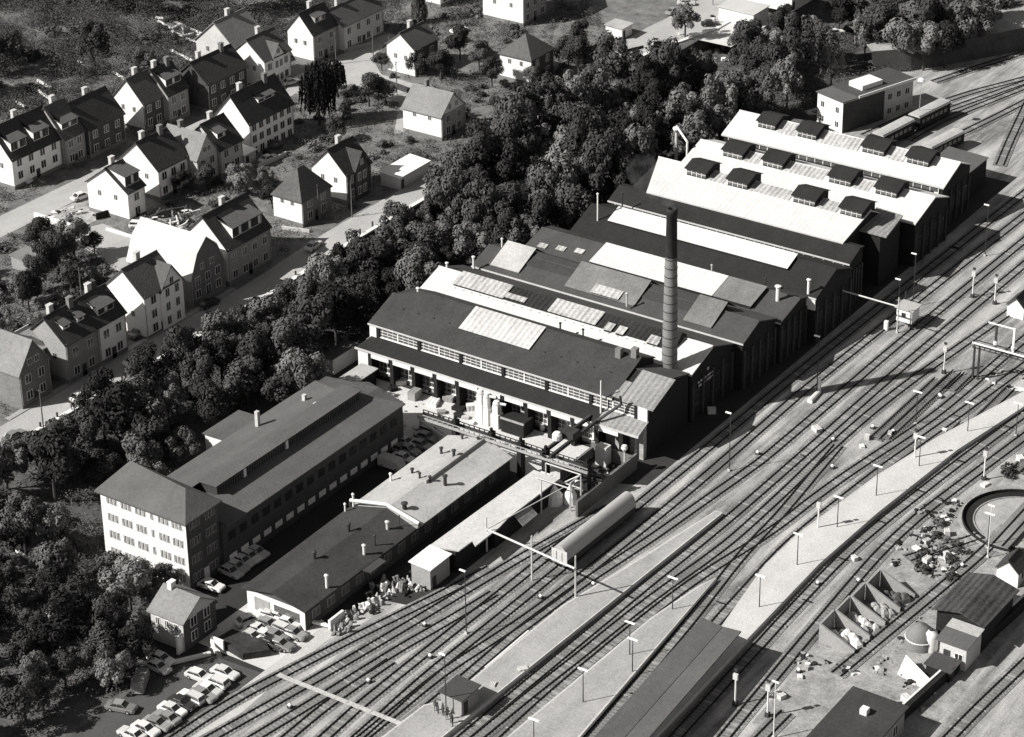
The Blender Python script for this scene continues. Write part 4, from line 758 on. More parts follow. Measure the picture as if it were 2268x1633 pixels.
t=T('turntable','round locomotive turntable pit with a track bridge at the right edge','turntable',(cx_,cy_,0))
mb=MB(); N=48
for (r0,z0,r1,z1) in((9.9,.12,9.0,.12),):
    pass
mb.lathe(cx_,cy_,[(9.5,.02),(9.5,.16),(9.1,.16),(9.1,.02)],N); mb.build('rim',steelg,t)
mb=MB(); mb.lathe(cx_,cy_,[(9.09,.03),(9.09,.55),(8.95,.55),(8.95,.06),(7.4,.06)],N); mb.build('pit_wall',black,t)
mb=MB(); mb.lathe(cx_,cy_,[(7.4,.07),(7.4,.2),(7.2,.2),(7.2,.07)],N); mb.build('ring_rail',slpl,t)
mb=MB(); mb.lathe(cx_,cy_,[(7.19,.065),(.01,.065)],N); mb.build('floor',M('pit_floor',.3,'ground',amt=.2),t)
mb=MB(); mb.box(-119.9,-116.5,297.6,315.4,.3,.75); mb.build('bridge_deck',bed,t)
for x in(-118.95,-117.45): mb=MB(); mb.box(x-.08,x+.08,297.6,315.4,.75,.92); mb.build('rail',railm,t)
def gsheet(name,poly,z,m,lab=None): sheet(name,poly,z,m)
sheet('right_yard',[(-128,240),(-107,240),(-107,262),(-107.5,300),(-110,330),(-125,330),(-127,296),(-130,278)],.012,M('dusty_ground',.25,'ground',amt=.4))
t=T('storage_bays','row of open concrete storage bays with pale heaps beside the curved track','storage bay',(-126,270,0))
for i in range(5):
    y=261.5+i*4.3; x=-129.3+i*.25
    mb=MB(); mb.prism([(x,0),(x+5.6,0),(x+5.6,.7),(x+.2,3.1),(x,3.1)],'y',y,y+.3); mb.build('divider',grey,t)
    if i<4:
        mb=MB(); mb.box(x-.1,x+.2,y+.3,y+4.3,0,3.1); mb.build('back_wall',grey,t); mb=MB()
        for j in range(22): r_=rnd.uniform(.35,1.2); mb.lathe(x+.8+rnd.random()*4.2,y+.8+rnd.random()*3.,[(r_,0),(r_*.8,r_*.5),(r_*.3,r_),(.01,r_*1.05)],rnd.choice((4,5,6)))
        mb.build('heap',[paint,cream,scrap,M('dark_heap',.08,'ground',amt=.4)][i%4],t)
FOOT.append((-132,-120,258,285)); FOOT.append((-116.8,-107,265,283)); FOOT.append((-127.2,-109,297,316))
t=T('dark_shed','big shed with streaked dark corrugated roof at the right edge','shed',(-112,277,0))
mb=MB(); mb.prism([(-116,0),(-108.9,0),(-108.9,4.6),(-112.3,5.6),(-116,4.8)],'y',271.6,282); mb.build('wall',black,t)
mb=MB(); mb.slab([(-116.6,271,4.9),(-112.4,271,5.85),(-112.4,282.4,5.85),(-116.2,282.4,4.9)],.15); mb.slab([(-112.4,271,5.85),(-108.5,271,4.7),(-108.2,282.4,4.7),(-112.4,282.4,5.85)],.15); mb.build('roof',M('streaked_roof',.05,'corr',amt=.6),t)
t=T('side_shed','smaller shed with grey and pale roof below the big dark shed','shed',(-111,268,0))
mb=MB(); mb.box(-112.9,-108.9,266.2,271.2,0,3.8); mb.build('wall',cream,t); mb=MB(); mb.slab([(-113.5,265.8,4),(-108.6,265.8,3.9),(-108.6,269.2,4.1),(-113.5,269.2,4.2)],.12); mb.build('near_roof',felt3,t); mb=MB(); mb.slab([(-113.5,269.2,4.2),(-108.6,269.2,4.1),(-108.6,271.4,4.2),(-113.5,271.4,4.3)],.12); mb.build('far_roof',palefelt,t)
mb=MB(); mb.box(-112.3,-111.3,266.12,266.2,.2,2.6); mb.build('door',steel,t); window(t,'y',-110,266.2,1.4,1.1,1.1)
p=G('d4',1395,960,0); t=T('round_tank','dark domed tank with a white hoop behind the storage bays','tank',p); mb=MB(); mb.lathe(p.x,p.y+2,[(2.1,0),(2.1,1.5),(1.7,2.6),(1.,3.3),(.01,3.6)],20); mb.build('dome',M('tank_dome',.16,amt=.15),t,smooth=True); mb=MB(); mb.lathe(p.x,p.y+2,[(2.12,1.4),(2.2,1.45),(2.12,1.55)],20); mb.build('hoop',paint,t)
p=G('d4',1500,960,0); t=T('small_tank','small white round tank in front of the side shed','tank',p); mb=MB(); mb.lathe(p.x,p.y+1,[(1.1,0),(1.1,2.2),(.9,2.9),(.01,3.2)],16); mb.build('body',paint,t,smooth=True)
mb=MB(); mb.lathe(p.x,p.y+1,[(.3,3.1),(.3,3.4),(.02,3.45)],10); mb.build('hatch',steel,t)
t=T('flat_building','dark flat roofed building with a white roof box at the bottom edge','building',(-114,244,0)); FOOT.append((-120,-108,236,251))
mb=MB(); mb.box(-117.4,-110,230,249.2,0,3.8); mb.build('wall',grey,t); mb=MB(); mb.slab([(-118,228,4.05),(-109.6,228,4.0),(-109.6,249.7,4.0),(-118,249.7,4.05)],.22); mb.build('roof',felt,t); p=G('d4',1010,1420,4.5); mb=MB(); mb.box(p.x-.5,p.x+.5,p.y-.5,p.y+.5,4,4.9); mb.build('roof_box',paint,t); grid(t,'x',232,248,-110,[1.2],5)
t=T('retaining_wall','long black retaining wall dropping to the track at the lower right','wall',(-110,265,0)); mb=MB(); mb.prism([(-112,250.5),(-111.1,250.5),(-108.2,283),(-106.8,300),(-107.6,300),(-109,283)],'z',-.3,1.7); mb.build('wall',black,t); mb=MB(); mb.prism([(-112.1,250.4),(-111.8,250.4),(-108.9,283),(-107.4,300),(-107.7,300),(-109.2,283)],'z',1.7,1.85); mb.build('coping',kerbm,t)
t=T('white_ramp','white concrete ramp with a dark triangular end in the lower right yard','ramp',(-114,261,0)); mb=MB(); mb.add([(-116.5,260.5,0),(-111.4,259.2,0),(-111.4,261.6,0),(-116.3,263.5,0),(-116.4,262.8,2.),(-111.4,261.2,.3)],[(0,1,5,4),(1,2,5),(2,3,4,5),(0,4,3),(0,3,2,1)]); mb.build('ramp',paint,t)
shed('low_store','low grey store with a flat roof beside the side shed','shed',-113.2,-109.6,262.6,265.6,0,1.8,1.7,black,felt2)
# embankment, upper right
E0=[(-222,462),(-215.5,468.5),(-207.5,481),(-199.8,494),(-190,512),(-170,548),(-140,600)]
mb=MB(); v=[];f=[]
for i,(x,y) in enumerate(E0):
    d=Vector((E0[min(i+1,len(E0)-1)][0]-E0[max(i-1,0)][0],E0[min(i+1,len(E0)-1)][1]-E0[max(i-1,0)][1],0)).normalized(); nl=Vector((-d.y,d.x,0)); b=Vector((x,y,0))
    v+=[b,b+nl*1.2+Vector((0,0,5)),b+nl*12+Vector((0,0,5.6)),b+nl*20+Vector((0,0,4.5)),b+nl*26+Vector((0,0,-1))]
for i in range(len(E0)-1):
    for j in range(4): f.append((5*i+j,5*i+j+1,5*i+j+6,5*i+j+5)); 
mb.add(v,f); f=[1 if k%4==0 else (0 if k%4==1 else 2) for k in range(len(mb.f))]; mb.mi=f; struct('embankment',mb,[M('embankment_path',.3,'ground',amt=.2),M('embankment_face',.06,'ground',amt=.3),grassm])
# stored track panels
def track_panel(p,L_,l):
    t=T('track_panel',l,'stored track panel',p,'stored track panels'); mb=MB()
    for i in range(int(L_/.6)): mb.box(p.x-1.25,p.x+1.25,p.y+i*.6,p.y+i*.6+.24,.05,.3)
    mb.build('sleepers',slp,t)['kind']='stuff'
    for s in(-.75,.75): mb=MB(); mb.box(p.x+s-.08,p.x+s+.08,p.y,p.y+L_,.3,.46); mb.build('rail',railm,t)
for i,(k_,cx,cy,L_) in enumerate((('c4',1570,740,11),('c4',1660,770,11),('c4',1890,510,14),('c4',1950,535,14),('c4',1090,640,24),('c4',1170,640,25),('c4',1600,240,7),('c4',1690,260,7),('c4',2200,900,8))): track_panel(G(k_,cx,cy),L_,'%s stack of stored track panels counted from the curved platform outward'%ordn(i))
# ---------------------------------------------------------------- wagons
def wagon(label,a,b,wd,h,roof,body=black,tank=False,name='coach'):
    a=Vector(a);b=Vector(b);L_=(b-a).length; rz=math.atan2(-(b.x-a.x),(b.y-a.y)); t=T(name,label,'wagon' if tank else 'coach',(a.x,a.y,0),None,rz); t['_o']=[0,0,0]; O=(0,0,0)
    if tank:
        n=18; arc=[(wd/2*math.cos(math.pi*i/n),2.+2.1*math.sin(math.pi*i/n)) for i in range(n+1)]
        mb=MB(); mb.prism([(-wd/2+.02,1.),(wd/2-.02,1.),(wd/2-.02,2.1),(-wd/2+.02,2.1)],'y',.05,L_-.05); mb.build('body',M('wagon_side_shade',.04,amt=.2),t,org=O)  # shade of the wagon's side is put into the dark body colour
        mb=MB(); mb.prism(arc,'y',0,L_); q=mb.build('roof',M('silver_roof',.34,amt=.08,rough=.6),t,org=O)
        mb=MB(); mb.box(-wd/2+.05,wd/2-.05,-.04,.04,1.,3.4); mb.build('end_wall',cream,t,org=O)
        mb=MB(); 
        for x in(-.5,.5): mb.box(x-.05,x+.05,-.06,0,1.,3.1)
        mb.build('ladder',steel,t,org=O)
    else:
        mb=MB(); mb.box(-wd/2,wd/2,0,L_,.9,h-.5); mb.build('body',body,t,org=O)
        mb=MB(); mb.prism([(-wd/2-.03,h-.5),(wd/2+.03,h-.5),(wd/2-.25,h-.12),(.4,h),(-.4,h),(-wd/2+.25,h-.12)],'y',-.1,L_+.1); mb.build('roof',roof,t,org=O)
        for i in range(6): mb=MB(); mb.box(wd/2,wd/2+.03,.8+i*(L_-1.6)/6,.8+(i+.7)*(L_-1.6)/6,1.9,2.7); mb.build('window',glass,t,org=O)
    mb=MB(); mb.box(-1.1,1.1,.1,L_-.1,.7,.95); mb.build('chassis',steel,t,org=O)
    for s in(-1,1):
        for e in(0,1): mb=MB(); y=-.35 if e==0 else L_; mb.tube((s*.85,y,1.),(s*.85,y+.35,1.),.17,n=8); mb.build('buffer',steelg,t,org=O)
        for y in(1.6,2.9,L_-2.9,L_-1.6): mb=MB(); mb.tube((s*.82,y,.6),(s*.68,y,.6),.46,n=14); mb.build('wheel',steel,t,org=O)
    t['_o']=[a.x,a.y,0]
wagon('long round roofed silver wagon standing alone at the edge of the factory shadow',(-170.4,257.4,0),(-170.0,276,0),2.85,0,None,tank=True,name='goods_wagon')
a=G('e4',920,1140,0); 
wagon('nearer of the two coupled dark coaches with pale roofs',(-201.8,424.2,0),(-200.2,435.4,0),3.,3.9,palefelt); wagon('farther of the two coupled dark coaches',(-200.0,437.4,0),(-198.3,448.6,0),3.,3.9,palefelt); wagon('single coach with a stained pale roof to the right',(-191,424.6,0),(-189.1,435.8,0),3.,3.6,palefelt)
# ---------------------------------------------------------------- signals, masts, lamps
def lampproto(h,kind,mp):
    t=T0('yard_lamp','lamp','lamp'); mb=MB(); mb.tube((0,0,0),(0,0,h),.09,.06,n=6); mb.build('pole',mp,t); mb=MB(); mb.box(-.2,.2,-.2,.2,0,.35); mb.build('foot',conc,t)
    mb=MB()
    if kind=='tube': mb.box(-.8,.8,-.15,.15,h,h+.13)
    elif kind=='mush': mb.lathe(0,0,[(.1,h-.2),(.75,h+.1),(.6,h+.5),(.02,h+.75)],14)
    elif kind=='arm': mb.box(-.9,.1,-.12,.12,h-.05,h+.12)
    elif kind=='T': mb.box(-.5,.5,-.12,.12,h,h+.14)
    mb.build('lamp_head',lampg,t); return Proto(t)
LT=lampproto(6,'tube',steel); 
heads=[('c4',1430,258),('c4',1840,345),('c4',1455,615),('c4',1115,845),('c4',805,1090),('c4',487,1383),('d3',1345,372),('d3',1005,725),('d3',635,1095),('d3',2035,357),('c4',2225,350),('d3',1027,857),('d3',245,1490),('c4',2000,1222)]
heads.sort(key=lambda q:G(*q,6).y)
for i,q in enumerate(heads):
    p=G(*q,6.1); LT.put((p.x,p.y,.0),0,'%s square headed lamp from the bottom of the rail yard'%ordn(i),'square headed yard lamps')
MP=lampproto(10.4,'arm',steel)
masts=[('f2',1355,520),('f1',2030,690),('f6',1500,235),('e3',315,1633),('e3',893,1170),('e3',1425,780),('e3',1530,605),('e3',2008,270)]
masts=sorted(masts,key=lambda q:G(*q).y)
for i,q in enumerate(masts):
    if i==3: continue
    p=G(*q); MP.put((p.x,p.y,0),0,'%s tall dark mast counted from the bottom of the yard'%ordn(i),'tall dark masts')
SPr=T0('signal_post','signal','signal'); mb=MB(); mb.box(-.3,.3,-.3,.3,0,.7); mb.build('base',steel,SPr); mb=MB(); mb.tube((0,0,.7),(0,0,4.6),.13,n=6); mb.build('post',paint,SPr); mb=MB(); mb.box(-.35,.35,-.25,.1,4.3,5.2); mb.build('signal_head',cream,SPr); mb=MB(); mb.box(-.25,.25,-.15,.1,5.6,6); mb.build('finial',steel,SPr); SPr=Proto(SPr)
sg=[('d3',1835,1380),('d3',2090,1470),('e3',1925,545),('e3',2072,590),('e3',1735,1050),('c4',1950,955),('c4',1402,810),('c4',640,1365)]
sg.sort(key=lambda q:G(*q).y)
for i,q in enumerate(sg):
    p=G(*q); SPr.put((p.x,p.y,0),0,'%s white signal post from the bottom of the rail yard'%ordn(i),'white signal posts')
LPo=lampproto(9,'T',paint); p=G('d4',290,1640); LPo.put((p.x,p.y,0),0,'slender white lamp post at the bottom edge right of the canopy'); p=G('d4',1980,215); LPo.put((p.x,p.y,0),0,'slender white lamp post at the near rim of the turntable')
MU=lampproto(10.5,'mush',steelg); p=G('e4',1245,1030); MU.put((p.x,p.y,0),0,'lamp post with a white mushroom globe beside the two coaches')
LVP=T0('ground_signal','low lever','signal'); mb=MB(); mb.box(-.3,.3,-.3,.3,0,.35); mb.build('box',steel,LVP); mb=MB(); mb.lathe(0,0,[(.25,.35),(.3,.6),(.02,.8)],8); mb.build('lantern',paint,LVP); LVP=Proto(LVP)
gs=[('f1',200,555),('f2',830,430),('f2',900,830),('f4',345,760),('f1',1120,260),('c4',760,650),('c4',165,755),('c4',1600,300),('c4',1075,550),('c4',755,865),('f4',1010,600),('d4',1780,290),('d4',960,410),('d4',640,430),('d4',490,1120),('f8',800,605),('f8',1460,310),('f8',1000,650)]
gs.sort(key=lambda q:G(*q).y)
for i,q in enumerate(gs): p=G(*q); LVP.put((p.x,p.y,0),0,'%s low point signal from the bottom of the yard'%ordn(i),'low point signals')
# big signal gantry
t=T('signal_gantry','black lattice signal bridge with hanging lamps at the right edge','signal gantry',(-144.7,345,0))
a=G('e3',1925,860,6.5); mb=MB(); x0=a.x; y0=a.y
for dy in(0,.9):
    for z in(6,7): mb.box(x0,x0+26,y0+dy,y0+dy+.14,z,z+.14)
for i in range(26): mb.tube((x0+i,y0,6),(x0+i+1,y0,7.1),.06,n=4); mb.box(x0+i,x0+i+.1,y0,y0+1,6.05,6.15)
mb.build('bridge',steel,t); mb=MB(); mb.box(x0,x0+26,y0-.15,y0,6.9,7.15); mb.build('walkway_rail',frame,t)
for x in(x0+.3,x0+1.2,x0+13): mb=MB(); mb.box(x-.15,x+.15,y0+.3,y0+.6,0,6.1); mb.build('leg',steel,t)
for i,x in enumerate((x0+4,x0+7.2,x0+13,x0+16)):
    mb=MB(); mb.box(x-.18,x+.18,y0+.2,y0+.5,7.1,11.5); mb.build('signal_mast',steel if i%2==0 else paint,t)
    mb=MB(); mb.lathe(x,y0+.3,[(.05,7.4),(.35,7.6),(.35,8.1),(.05,8.3)],10); mb.build('signal_lamp',paint,t)
    if i%2==0: mb=MB(); mb.box(x-1.5,x+3.,y0+.15,y0+.35,11.3,11.5); mb.build('cross_arm',paint,t)
# bent white pipe-like culvert by shadow edge and other oddments
t=T('water_crane','white bent water crane on the gravel at the end of the chimney shadow','water crane',G('c4',600,330)); 
p=G('c4',650,270); q=G('c4',575,350); mb=MB(); mb.tube((p.x,p.y,.3),(q.x,q.y,.3),.4,.5); mb.build('trough',paint,t); mb=MB(); mb.tube((p.x,p.y,0),(p.x,p.y,3.),.28); mb.build('column',paint,t)
for i,(k_,cx,cy,s) in enumerate((('f4',1900,215,1.6),('f8',262,610,1.5),('f2',1240,1300,.5),('d4',500,1150,.8),('d4',550,1085,.6),('c4',1030,625,.7),('c4',990,685,.9),('c4',1210,590,.8),('d3',160,1115,1.2),('c4',1640,555,.7),('d4',930,220,.9),('d4',1500,240,1.2),('d4',1620,230,1.3),('d4',1660,190,1.),('c4',1660,1380,1.),('c4',1420,1490,1.1),('c4',1500,1440,1.),('c4',2240,800,1.3),('c4',1960,985,1.2),('d4',340,1300,1.4),('d4',1340,1340,1.3),('c4',2230,240,1.6),('b4',1340,1150,.5),('c3',1650,415,1.2),('d2',690,760,1.1),('d2',1450,1390,.6),('d2',1910,1240,.9))):
    p=G(k_,cx,cy,0.3); crate(p.x,p.y,s*.55,.35+.3*(i%3),[paint,cream,conc2][i%3],['flat pale slab lying','small white box standing','pale concrete block lying'][i%3]+' on the gravel, %s of the loose blocks in the rail yard'%ordn(i),rn2.uniform(0,3))
# luggage trolleys / white parcels along the canopy edge
for i in range(9):
    y=221+i*3.3; a,b=cv(y); crate(a-.55,y,.75,.9+.4*(i%2),[paint,cream,grey][i%3],'%s white parcel cart from the bottom along the left edge of the canopy'%ordn(i),rn2.uniform(-.3,.3),.1)
# ---------------------------------------------------------------- pale storage drums beside the first track
st=[('d2',740,690,1.0),('d2',800,650,1.1),('d2',870,600,1.3),('d2',740,750,1.1),('d2',930,520,1.2),('d2',990,540,1.3),('d2',1010,420,1.5),('d2',1100,440,1.4),('d2',1160,420,1.5),('d2',1230,470,.9),('d2',1300,440,.9),('d2',1350,430,.8),('d2',1230,380,1.),('d2',1340,380,.8),('d2',970,620,.8),('d2',1080,500,.8),('d2',690,790,1.2)]
for i,(k_,cx,cy,s) in enumerate(st):
    p=G(k_,cx,cy,.6); t=T('stone_stack','%s white jagged block stack from the near end beside the outermost track'%ordn(i),'block stack',(p.x,p.y,0),'white block stacks'); mb=MB()
    for j in range(9):
        a=rn2.uniform(0,3); r_=s*rn2.uniform(.14,.34); ox_,oy_=rn2.uniform(-.8,.8)*s,rn2.uniform(-.8,.8)*s; zz=rn2.uniform(.3,1.)*s; q=Vector((p.x+ox_,p.y+oy_,0)); mb.tube(q,q+Vector((rn2.uniform(-.5,.5),rn2.uniform(-.5,.5),zz)),r_,r_*rn2.uniform(.1,1.1),n=5)
    mb.build('blocks',[cream,M('stone_block',.22,amt=.5),paint,M('stone_block',.22),black][i%5],t)
# ---------------------------------------------------------------- cars
def carproto(kind,mat,glassm=glass):
    t=T0('parked_car','car','car'); L_,W_=(4.25,1.66) if kind!='van' else (4.5,1.8); zt=1.38 if kind!='van' else 2.0
    def loft(sec,m,name,smooth=False):
        v=[];f=[]
        for x,hw,z0,z1,tw in sec: v+=[(x,-hw,z0),(x,-hw,z1*.75+z0*.25),(x,-hw*tw,z1),(x,hw*tw,z1),(x,hw,z1*.75+z0*.25),(x,hw,z0)]
        n=len(sec)
        for i in range(n-1):
            for j in range(6): f.append((6*i+j,6*i+(j+1)%6,6*i+6+(j+1)%6,6*i+6+j))
        f+=[tuple(range(6))[::-1],tuple(range(6*n-6,6*n))]; mb=MB(); mb.add(v,f); return mb.build(name,m,t)
    h=L_/2; w_=W_/2
    if kind=='van':
        loft([(-h,w_*.9,.35,1.9,.9),(-h+.1,w_,.3,1.95,.9),(h-.7,w_,.3,1.95,.9),(h-.25,w_*.97,.3,1.2,.9),(h,w_*.9,.35,1.05,.9)],mat,'body')
        loft([(-h+.2,w_*.98+.012,1.25,1.62,.99),(h-.75,w_*.98+.012,1.25,1.62,.99)],glassm,'side_windows'); loft([(h-.68,w_*.8,1.2,1.8,.9),(h-.32,w_*.8,1.2,1.3,.9)],glassm,'windscreen')
    else:
        loft([(-h,w_*.86,.42,.78,.92),(-h+.12,w_*.97,.3,.86,.92),(-h+1.,w_,.28,.9,.93),(h-1.25,w_,.28,.9,.93),(h-.15,w_*.96,.3,.78,.92),(h,w_*.86,.42,.68,.92)],mat,'body')
        x0,x1=(-1.45,.95) if kind=='sedan' else ((-2.0,.9) if kind=='estate' else (-1.75,.85))
        loft([(x0,w_*.82,.86,.9,1.),(x0+.5 if kind!='estate' else x0+.2,w_*.84,.86,1.32,.86),(x1-.62,w_*.84,.86,1.34,.86),(x1,w_*.84,.86,.9,1.)],glassm,'cabin_windows')
        a,b=(x0+.5 if kind!='estate' else x0+.18),x1-.6
        mb=MB(); mb.prism([(a,-w_*.72),(b,-w_*.72),(b,w_*.72),(a,w_*.72)],'z',1.3,1.38)
        for s in(-1,1):
            mb.tube((a,s*w_*.72,1.33),(x0,s*w_*.8,.88),.06,n=4); mb.tube((b,s*w_*.72,1.33),(x1,s*w_*.8,.88),.05,n=4); mb.tube(((a+b)/2,s*w_*.74,1.33),((a+b)/2,s*w_*.84,.88),.05,n=4)
        mb.build('roof_panel',mat,t)
    for s in(-1,1):
        for x in(-h+.85,h-.85): mb=MB(); mb.tube((x,s*(w_-.16),.31),(x,s*(w_+.02),.31),.31,n=12); ww=mb.build('wheel',tyre,t); mb=MB(); mb.tube((x,s*(w_+.02),.31),(x,s*(w_+.03),.31),.16,n=8); mb.build('rim',steelg,ww)
        mb=MB(); mb.box(h-.02,h+.02,s*w_*.6-.14,s*w_*.6+.14,.48,.66); mb.build('headlight',lampg,t)
    mb=MB(); mb.box(h-.05,h+.08,-w_*.85,w_*.85,.34,.44); mb.box(-h-.08,-h+.05,-w_*.85,w_*.85,.36,.46); mb.build('bumper',steelg,t)
    return Proto(t)
CP={(k_,c):None for k_ in('sedan','estate','hatch','van') for c in 'wgd'}
def car(kind,col,loc,ang,label,group):
    if CP[(kind,col)] is None: CP[(kind,col)]=carproto(kind,{'w':carw,'g':carg,'d':card}[col])
    tone={'w':'white','g':'grey','d':'black'}[col]; knd={'sedan':'saloon','estate':'estate car','hatch':'small hatchback','van':'boxy van'}[kind]
    CP[(kind,col)].put(loc,ang,'%s %s, %s'%(tone,knd,label),group)
rowA=[('d1',1040,1600,'w','sedan'),('d1',1150,1560,'w','sedan'),('d1',1240,1515,'g','sedan'),('d1',1315,1468,'g','sedan'),('d1',1360,1408,'w','sedan'),('d1',1435,1352,'d','sedan'),('d1',1512,1308,'w','estate'),('d1',1600,1290,'g','hatch'),('d1',1640,1250,'w','sedan'),('d1',1700,1185,'w','estate'),('d1',1775,1115,'w','sedan'),('d1',1575,1140,'w','hatch')]
for i,(k_,cx,cy,c,kd) in enumerate(rowA):
    p=G(k_,cx,cy,.7); car(kd,c,(p.x,p.y,.02),rn2.uniform(-.06,.06)+(math.pi if i%3==0 else 0),'%s in the row along the tracks from the bottom edge'%ordn(i),'cars parked along the tracks')
rowB=[('e1',705,280,'w'),('e1',750,238,'w'),('e1',800,192,'w'),('e1',860,155,'w'),('e1',915,120,'w')]
for i,(k_,cx,cy,c) in enumerate(rowB):
    p=G(k_,cx,cy,.7); car(['hatch','sedan','sedan','estate','sedan'][i],c,(p.x,p.y,.02),rn2.uniform(-.08,.08),'%s from the near end of the row along the office wing'%ordn(i),'cars parked at the office wing')
rowC=[('e1',1030,632,'w','sedan'),('e1',1010,705,'g','sedan'),('e1',925,748,'w','sedan'),('e1',880,805,'w','sedan'),('e1',1175,690,'w','sedan'),('e1',1150,755,'w','estate'),('e1',1065,800,'g','sedan'),('e1',1035,860,'d','sedan'),('e1',1100,640,'w','hatch'),('e1',1110,870,'g','hatch'),('e1',985,800,'w','sedan'),('e1',1215,780,'g','sedan')]
for i,(k_,cx,cy,c,kd) in enumerate(rowC):
    p=G(k_,cx,cy,.7); car(kd,c,(p.x,p.y,.03),rn2.uniform(-.1,.1),'%s in the cluster before the workshop front'%ordn(i),'cars clustered before the workshop')
rowD=[('c2',1215,650,'w','sedan'),('c2',1175,705,'g','sedan'),('c2',1240,710,'g','hatch'),('c2',1200,775,'w','sedan'),('c2',1110,830,'w','van'),('c2',1380,610,'g','sedan'),('c2',1420,570,'g','estate'),('c2',1340,670,'g','sedan')]
for i,(k_,cx,cy,c,kd) in enumerate(rowD):
    p=G(k_,cx,cy,.7); car(kd,c,(p.x,p.y,.02),rn2.uniform(-.1,.1),'%s from the far end in the shaded yard between wing and workshop'%ordn(i),'cars in the shaded yard')
for k_,cx,cy,c,kd,ang,l in(('d1',1270,1005,'w','sedan',.0,'farther of two beside the gatehouse porch'),('d1',1245,1068,'w','sedan',-.05,'nearer of two beside the gatehouse porch'),('d1',1110,1195,'g','van',2.1,'standing in the shade of the wood by the driveway'),('d1',955,1385,'g','sedan',.3,'half hidden under the trees at the driveway'),('d1',1665,425,'w','sedan',.1,'by the corner of the office block'),('e1',855,668,'w','hatch',1.2,'alone in the gatehouse shadow')):
    p=G(k_,cx,cy,.7); car(kd,c,(p.x,p.y,.02),ang,l,'cars around the gatehouse')
for k_,cx,cy,c,kd,ang,l in(('b1',1065,1430,'w','sedan',1.3,'driving past the tall white house on the main road'),('c1',640,285,'w','hatch',1.5,'on the main road near the lower left'),('c1',110,605,'g','sedan',1.55,'parked at the parapet at the left edge'),('b2',490,520,'w','sedan',1.7,'on the sunny road above the wood'),('a2',310,645,'w','sedan',1.2,'by the shop window of the white gabled house'),('b1',640,130,'w','sedan',1.4,'on the side street near the garden wall'),('a1',2120,1250,'w','sedan',1.4,'below the three storey white house'),('a3',430,730,'w','van',1.5,'on the top road between the trees'),('a3',440,865,'w','sedan',1.5,'on the top road where the wood begins'),('a2',1640,235,'w','sedan',1.2,'among the trees near the top'),('b1',170,1,'w','hatch',.2,'in front of the open ground floor of the white terrace'),('b1',1100,1200,'g','sedan',1.57,'in the driveway beside the tall white house'),('a3',1345,85,'g','sedan',1.5,'at the roadside near the top yard'),('a3',1640,185,'d','sedan',.6,'in the bright top yard, left one'),('a3',1450,20,'w','sedan',.5,'at the top of the road'),('b1',1650,975,'d','hatch',1.5,'dark spot on the shaded main road'),('b1',1110,360,'w','estate',.4,'beside the timber pile'),('a4',780,255+0,'w','hatch',1.,'in a gap of the dark trees')):
    z=6.65; p=G(k_,cx,cy,z)
    if p.x>-268: z=RZ(p.y)+.65; p=G(k_,cx,cy,z)
    car(kd,c,(p.x,p.y,z-.6),ang,l,'cars in the town')
# ---------------------------------------------------------------- timber pile, cable drum etc. in town gardens
t=T('timber_pile','jumble of white boards and beams between the lane and the dark roofed houses','timber pile',(-284,303,6))
for i in range(26):
    p=G('b1',rn2.uniform(1110,1500),rn2.uniform(230,420),6.4); a=rn2.uniform(0,3.14); d=Vector((math.cos(a),math.sin(a),0))*rn2.uniform(.8,2.2); mb=MB(); mb.tube(p-d,p+d+Vector((0,0,rn2.uniform(0,.8))),.14,n=4); mb.build('beam',paint if i%3 else grey,t)
t=T('cold_frame_row','white garden frames laid out in a field on the hillside at the upper left','garden frame',(-345,375,7))
for pts in (((1230,155),(1290,160)),((1250,180),(1350,240)),((1370,180),(1500,240)),((1360,240),(1430,210)),((1440,210),(1450,290)),((1350,260),(1450,300)),((1450,300),(1530,280)),((1500,240),(1690,320)),((1560,290),(1700,350)),((1470,320),(1640,370)),((1620,400),(1740,380)),((1680,440),(1810,400)),((1740,340),(1740,460)),((1350,410),(1530,500)),((890,580),(1020,660)),((300,650),(400,710)),((280,710),(440,830)),((620,500),(710,550)),((130,820),(200,860))):
    a,b=[GT('a1',*q) for q in pts]; mb=MB(); mb.tube(a+Vector((0,0,.4)),b+Vector((0,0,.4)),.35,n=5); mb.build('frame_wall',paint,t)
a,b=GT('c1',350,1310),GT('c1',690,1590); t=T('hedge_wall','dark straight wall in the gardens left of the office block','wall',a); mb=MB(); d=(b-a); mb.tube(a+Vector((0,0,.7)),b+Vector((0,0,.7)),.5,n=4); mb.build('wall',black,t)
a,b=GT('d1',130,170),GT('d1',250,250); t=T('garden_board','short white board lying in the gardens at the left edge','board',a); mb=MB(); mb.tube(a+Vector((0,0,.3)),b+Vector((0,0,.3)),.25,n=4); mb.build('board',paint,t)
p=GT('d1',350,720); t=T('bathtub_shelter','small white shelter among the bushes at the lower left','shelter',p); mb=MB(); mb.prism([(-1,0),(1,0),(1,1.2),(0,1.9),(-1,1.2)],'y',0,1.6); mb.v=[(a+p.x,b+p.y,c+p.z) for a,b,c in mb.v]; mb.build('body',paint,t)
a=G('e1',555,900); t=T('gate','white gate panel and low wall at the driveway entrance','gate',a); mb=MB(); b=G('e1',590,990); mb.tube(a+Vector((0,0,1.)),b+Vector((0,0,1.)),.25,n=4); mb.box(a.x-.1,a.x+2.2,a.y-.1,a.y+.15,0,1.9); mb.build('panel',paint,t)
p=G('e1',770,880,0); t=T('covered_heap','long dark tarpaulin heap beside the parked cars','heap',p); mb=MB(); 
